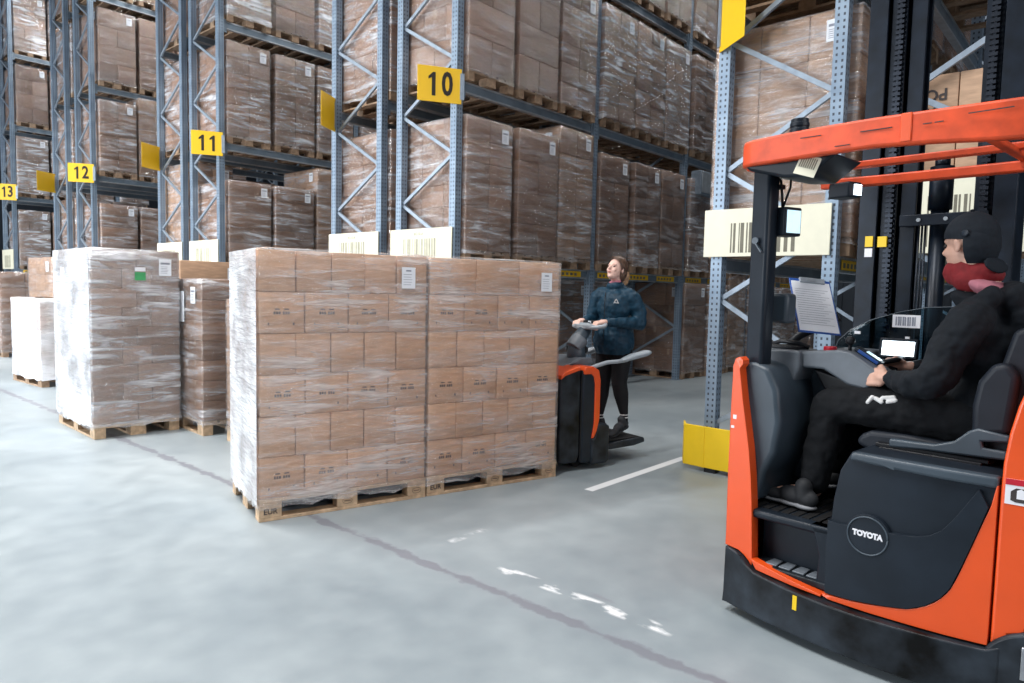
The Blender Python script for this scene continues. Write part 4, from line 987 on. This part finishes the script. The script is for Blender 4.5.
db('neck_warmer', [('e', (.860, .42, 1.620), (.092, .086, .062), (0, .35, 0)), ('e', (.792, .445, 1.655), (.056, .064, .060)), ('e', (.845, .43, 1.665), (.080, .080, .050), (0, -.1, 0)), ('e', (.90, .42, 1.655), (.075, .078, .05), (0, .3, 0))], M['scarf'], voxel=.006, smooth=6, noise=.007, nscale=.03)
db('collar', [('e', (.925, .42, 1.585), (.105, .112, .040), (0, .42, 0))], M['pink'], voxel=.006, smooth=4, noise=.008, nscale=.03)
hood = [('e', (.935, .42, 1.33), (.150, .205, .20)), ('e', (.945, .42, 1.12), (.150, .19, .17)), ('c', (.915, .25, 1.455), .082, (.915, .59, 1.455), .082), ('e', (.93, .42, 1.50), (.12, .15, .07)),
    ('c', (.90, .215, 1.44), .086, (.81, .14, 1.20), .070), ('p', [((.81, .14, 1.20), .070), ((.73, .175, 1.175), .060), ((.645, .245, 1.18), .044), ((.625, .255, 1.18), .046)]),
    ('c', (.91, .625, 1.44), .086, (.78, .69, 1.21), .068), ('p', [((.78, .69, 1.21), .068), ((.70, .62, 1.205), .058), ((.63, .54, 1.215), .044)]),
    ('e', (1.03, .42, 1.545), (.085, .15, .070), (0, .35, 0)), ('e', (1.06, .42, 1.47), (.07, .14, .10)), ('e', (.855, .42, 1.535), (.080, .10, .050), (0, .4, 0)), ('c', (.96, .27, 1.545), .045, (.86, .30, 1.49), .035), ('c', (.96, .57, 1.545), .045, (.86, .54, 1.49), .035)]
db('hoodie', hood, M['hoodie'], voxel=.009, smooth=5, noise=.030, nscale=.075)
trs = [('e', (.95, .42, 1.01), (.15, .19, .10)), ('p', [((.93, .32, 1.035), .108), ((.70, .29, 1.045), .098), ((.48, .275, 1.045), .086), ((.355, .27, 1.030), .080)]), ('p', [((.355, .27, 1.030), .080), ((.33, .262, .85), .078), ((.31, .25, .70), .070), ((.305, .25, .655), .066)]),
       ('p', [((.93, .53, 1.035), .105), ((.60, .53, 1.06), .092), ((.37, .52, 1.065), .078)]), ('p', [((.37, .52, 1.065), .078), ((.32, .51, .85), .074), ((.28, .50, .68), .064)])]
db('trousers', trs, M['trousers'], voxel=.009, smooth=4, noise=.022, nscale=.06)
lg = []
for a, b in (((.655, .212, 1.095), (.625, .206, 1.085)), ((.645, .218, 1.108), (.60, .214, 1.100)), ((.60, .204, 1.082), (.575, .208, 1.095)), ((.56, .206, 1.100), (.545, .200, 1.075))): lg.append(('c', a, .010, b, .010))
db('trouser_print', lg, M['stripe'], voxel=.004, smooth=1)
def shoe(px_, py_, z, ang, tilt, root, fn, name='shoe', mats=('shoe', 'sole')):
    Rz = Matrix.Rotation(ang, 3, 'Z') @ Matrix.Rotation(tilt, 3, 'Y')
    W = lambda a, b, c: tuple(Vector((px_, py_, z)) + Rz @ Vector((a, b, c)))
    e3 = Rz.to_euler()
    up_ = [('e', W(-.09, 0, .045), (.060, .040, .045), e3), ('e', W(-.02, 0, .045), (.075, .040, .045), e3), ('e', W(.075, 0, .030), (.075, .042, .030), e3), ('c', W(-.08, 0, .05), .042, W(-.075, 0, .10), .040)]
    o = fn(name, up_, M[mats[0]], voxel=.006, smooth=3)
    so = fn('sole', [('e', W(-.085, 0, .008), (.062, .042, .016), e3), ('e', W(-.01, 0, .008), (.09, .039, .015), e3), ('e', W(.075, 0, .008), (.08, .046, .015), e3)], M[mats[1]], voxel=.006, smooth=2)
    return o
shoe(.215, .185, .545, PI-.12, 0, D, db); shoe(.205, .47, .575, PI-.05, .18, D, db)

# --- woman standing on the platform of the pallet truck, in the stacks' frame
wof = Vector((3.33, .40, .203))
Wm = thing('person', 'woman with brown ponytail in navy jacket standing on the pallet truck, looking up', 'person'); Wm.matrix_basis = SM @ Matrix.Translation(wof)
def wb_(name, prims, mat, **k): return blob(name, prims, mat, Wm, shift=wof, **k)
X0, Y0 = 3.335, .40
yb = math.radians(22)      # body turned a little towards the viewer
bf = Vector((-math.cos(yb), -math.sin(yb), 0)); bs_ = Vector((math.sin(yb), -math.cos(yb), 0))   # bs_: her left, the viewer's near side
def B3(a, b, z): return tuple(Vector((X0, Y0, z))+bf*a+bs_*b)
yh = math.radians(12); pt = math.radians(20)
wf = Vector((-math.cos(yh)*math.cos(pt), -math.sin(yh)*math.cos(pt), math.sin(pt))); ws = Vector((math.sin(yh), -math.cos(yh), 0)); wu = ws.cross(wf)
if wu.z < 0: wu = -wu
whc = Vector(B3(.005, 0, 1.752)); wp, WP, WR = head_prims(whc, wf, ws, wu, .98)
hn = Vector((3.075, .205, 1.275)); hfar = Vector((3.065, .515, 1.275))
wbody = wp[:-5]+wp[-4:] + [('c', WP(-.035, 0, -.06), .046, B3(.0, 0, 1.56), .050), ('c', B3(0, -.13, 1.53), .05, B3(0, .13, 1.53), .05), ('e', B3(0, 0, 1.40), (.09, .13, .16)), ('e', B3(-.01, 0, 1.13), (.09, .13, .15)), ('e', B3(-.01, 0, 1.02), (.08, .12, .08)),
    ('c', B3(.0, .17, 1.50), .042, B3(.0, .24, 1.27), .034), ('c', B3(.0, .24, 1.27), .032, hn, .022), ('c', B3(.0, -.17, 1.50), .042, B3(.02, -.22, 1.28), .034), ('c', B3(.02, -.22, 1.28), .032, hfar, .022),
    ('c', B3(-.01, .085, .98), .05, (3.36, .33, .68), .045), ('c', (3.36, .33, .68), .046, (3.42, .32, .36), .030), ('c', B3(-.01, -.085, .98), .05, (3.30, .50, .66), .045), ('c', (3.30, .50, .66), .046, (3.29, .52, .32), .030),
    ('c', (3.42, .32, .34), .030, (3.34, .30, .245), .024), ('c', (3.29, .52, .30), .030, (3.21, .51, .235), .024)]
wbody += hand_prims(hn+Vector((-.02, .0, 0)), (-.95, .25, -.1), (.05, .1, -1), (.3, 1, .1), curl=.9) + hand_prims(hfar+Vector((-.02, 0, 0)), (-.95, -.25, -.1), (.05, -.1, -1), (.3, -1, .1), curl=.9)
wb_('body', wbody, [M['skinw']], voxel=.005, smooth=3)
for q in (1, -1):
    e = part('eye', MB().ball(WP(.073, q*.028, .006), (.010, .012, .006)), M['eye'], Wm); e.location = -wof
    e = part('eyebrow', MB().tube([WP(.087, q*.014, .024), WP(.084, q*.030, .028), WP(.070, q*.046, .022)], .0022, 6), M['hair'], Wm); e.location = -wof
e = part('lips', MB().ball(WP(.090, 0, -.053), (.007, .018, .008), M=WR.to_matrix()), M['lip'], Wm); e.location = -wof
wb_('hair', [('e', WP(-.022, 0, .045), (.110, .092, .098), WR), ('e', WP(-.055, 0, -.01), (.070, .086, .095), WR), ('e', WP(-.118, 0, .035), (.028, .030, .030), WR)], M['hair'], voxel=.006, smooth=3, noise=.006, nscale=.02, cut=(WP(.052, 0, .05), tuple(wf*.8+wu*-.55)))
tail = [WP(-.13, 0, .035), WP(-.165, 0, .01), WP(-.155, .005, -.06), WP(-.115, .012, -.13), WP(-.095, .015, -.17)]
wb_('ponytail', [('p', [(tail[0], .026), (tail[1], .042), (tail[2], .043), (tail[3], .034), (tail[4], .015)])], M['hairtip'], voxel=.005, smooth=3, noise=.010, nscale=.02)
e = part('hair_tie', MB().tube([Vector(WP(-.125, 0, .035))+ws*.024*math.cos(a*PI/8)+wu*.024*math.sin(a*PI/8) for a in range(17)], .006, 6), M['black'], Wm); e.location = -wof
jk = [('e', B3(.01, 0, 1.40), (.135, .185, .19)), ('e', B3(.0, 0, 1.20), (.145, .185, .20)), ('p', [(B3(.0, .03, 1.12), .165), (B3(.0, .03, 1.07), .170)]), ('p', [(B3(.0, -.03, 1.12), .165), (B3(.0, -.03, 1.07), .170)]),
    ('c', B3(0, -.145, 1.515), .075, B3(0, .145, 1.515), .075), ('p', [(B3(.0, .18, 1.49), .076), (B3(-.02, .235, 1.37), .072), (B3(-.01, .25, 1.26), .066)]), ('p', [(B3(-.01, .25, 1.26), .066), (tuple((Vector(B3(-.01, .25, 1.26))+hn)/2), .052), (tuple(hn+Vector((.02, .0, 0))), .038)]),
    ('p', [(B3(.0, -.18, 1.49), .076), (B3(.01, -.23, 1.28), .064)]), ('p', [(B3(.01, -.23, 1.28), .064), (tuple(hfar+Vector((.02, 0, 0))), .038)]), ('e', B3(.0, 0, 1.60), (.082, .092, .055)), ('e', B3(-.055, 0, 1.575), (.075, .115, .05))]
wb_('jacket', jk, M['jacket'], voxel=.008, smooth=5, noise=.022, nscale=.06, cut=(B3(0, 0, .965), (0, 0, -1)))
wb_('scarf', [('e', B3(.012, 0, 1.640), (.058, .062, .022), (0, -.2, 0))], M['pink'], voxel=.006, smooth=3)
zp = part('zip', MB().tube([B3(.158, -.02, 1.54), B3(.172, -.02, 1.42), B3(.172, -.02, 1.25), B3(.180, -.02, 1.05)], .004, 6), M['black'], Wm); zp.location = -wof
# chest badge
bd = MB(); c0 = Vector(B3(.148, .085, 1.46)); ax_ = (bs_*.8-bf*.5).normalized()
bd.bar(c0-ax_*.022+Vector((0, 0, -.018)), c0+Vector((0, 0, .022)), .004, .007).bar(c0+Vector((0, 0, .022)), c0+ax_*.022+Vector((0, 0, -.018)), .004, .007).bar(c0-ax_*.012+Vector((0, 0, -.012)), c0+ax_*.020+Vector((0, 0, -.014)), .004, .006)
o = part('chest_badge', bd, M['stripe'], Wm); o.location = -wof
wb_('leggings', [('e', B3(-.01, 0, 1.01), (.115, .155, .10)), ('p', [(B3(-.01, .085, 1.0), .100), ((3.355, .33, .70), .074), ((3.385, .328, .58), .070), ((3.42, .32, .40), .040)]), ('p', [(B3(-.01, -.085, 1.0), .100), ((3.30, .50, .68), .072), ((3.30, .51, .56), .068), ((3.29, .52, .38), .040)])], M['legging'], voxel=.008, smooth=3)
for (a, b) in (((3.42, .32, .40), (3.425, .318, .335)), ((3.29, .52, .38), (3.288, .52, .31))):
    wb_('sock', [('c', a, .038, b, .036)], M['sock'], voxel=.005, smooth=2)
    a = Vector(a); b = Vector(b)
    for q in (.15, .55):
        p_ = a.lerp(b, q); o = part('sock_stripe', MB().cyl(p_+Vector((0, 0, .004)), p_-Vector((0, 0, .004)), .0405, 20), M['stripe'], Wm); o.location = -wof
shoe(3.345, .305, .228, PI+.15, .32, Wm, wb_, mats=('shoe', 'shoe')); shoe(3.235, .51, .207, PI+.1, 0, Wm, wb_, mats=('shoe', 'shoe'))

# ------------------------------------------------------------------ light: overcast daylight through dock openings, roof lamps, added front fill
w = bpy.data.worlds.new('hall_daylight'); scn.world = w; w.use_nodes = True
bg = w.node_tree.nodes['Background']; bg.inputs[0].default_value = (.72, .82, 1.0, 1); bg.inputs[1].default_value = .12
def area(name, loc, rot, sx, sy, power, col=(1, 1, 1), spread=180):
    l = bpy.data.lights.new(name, 'AREA'); l.shape = 'RECTANGLE'; l.size = sx; l.size_y = sy; l.energy = power; l.color = col; l.spread = math.radians(spread)
    o = bpy.data.objects.new(name, l); C.objects.link(o); o.location = loc; o.rotation_euler = rot; return o
area('dock_daylight', (-8, 15, 3.6), (PI/2, 0, math.radians(-86)), 17, 5.5, 1800, (.90, .95, 1))
area('front_fill', (1.5, -10, 4.2), (math.radians(82), 0, math.radians(4)), 9, 4, 430, (.95, .97, 1))  # added fill from out of view, brightening the fronts of the stacks
for i, (y, p) in enumerate(((-2, 70), (3, 210), (8, 345), (13, 360), (18, 350), (23, 280))):
    area('roof_lamp', (.3, y, 8.5), (0, math.radians(-6), 0), 3.2, .4, p, (1, .985, .96), 130)
for i, (x, y) in enumerate(((7.5, 4.4), (12, 4.4), (16.5, 4.4), (7.5, 10.2), (11, 10.2), (7.5, 16.3), (11, 16.3), (7.5, 22.5))):
    area('aisle_lamp', (x, y, 10.2), (0, 0, 0), 2.6, .3, 120, (1, .98, .95))

# ------------------------------------------------------------------ camera
cam = bpy.data.cameras.new('camera'); co = bpy.data.objects.new('camera', cam); C.objects.link(co)
cam.sensor_width = 36; cam.lens = 36*F_PX/1024; cam.clip_start = .05; cam.clip_end = 200
Mc = Matrix((rt, upv, -fwd)).transposed().to_4x4(); Mc.translation = EYE; co.matrix_world = Mc
scn.camera = co
scn.view_settings.view_transform = 'Standard'; scn.view_settings.look = 'None'; scn.view_settings.gamma = 1; scn.view_settings.use_curve_mapping = False
scn.view_settings.exposure = .5
for p in protos:
    if not p.get('category') or p.location.length < .01:
        for c in list(p.children): bpy.data.objects.remove(c)
        bpy.data.objects.remove(p)
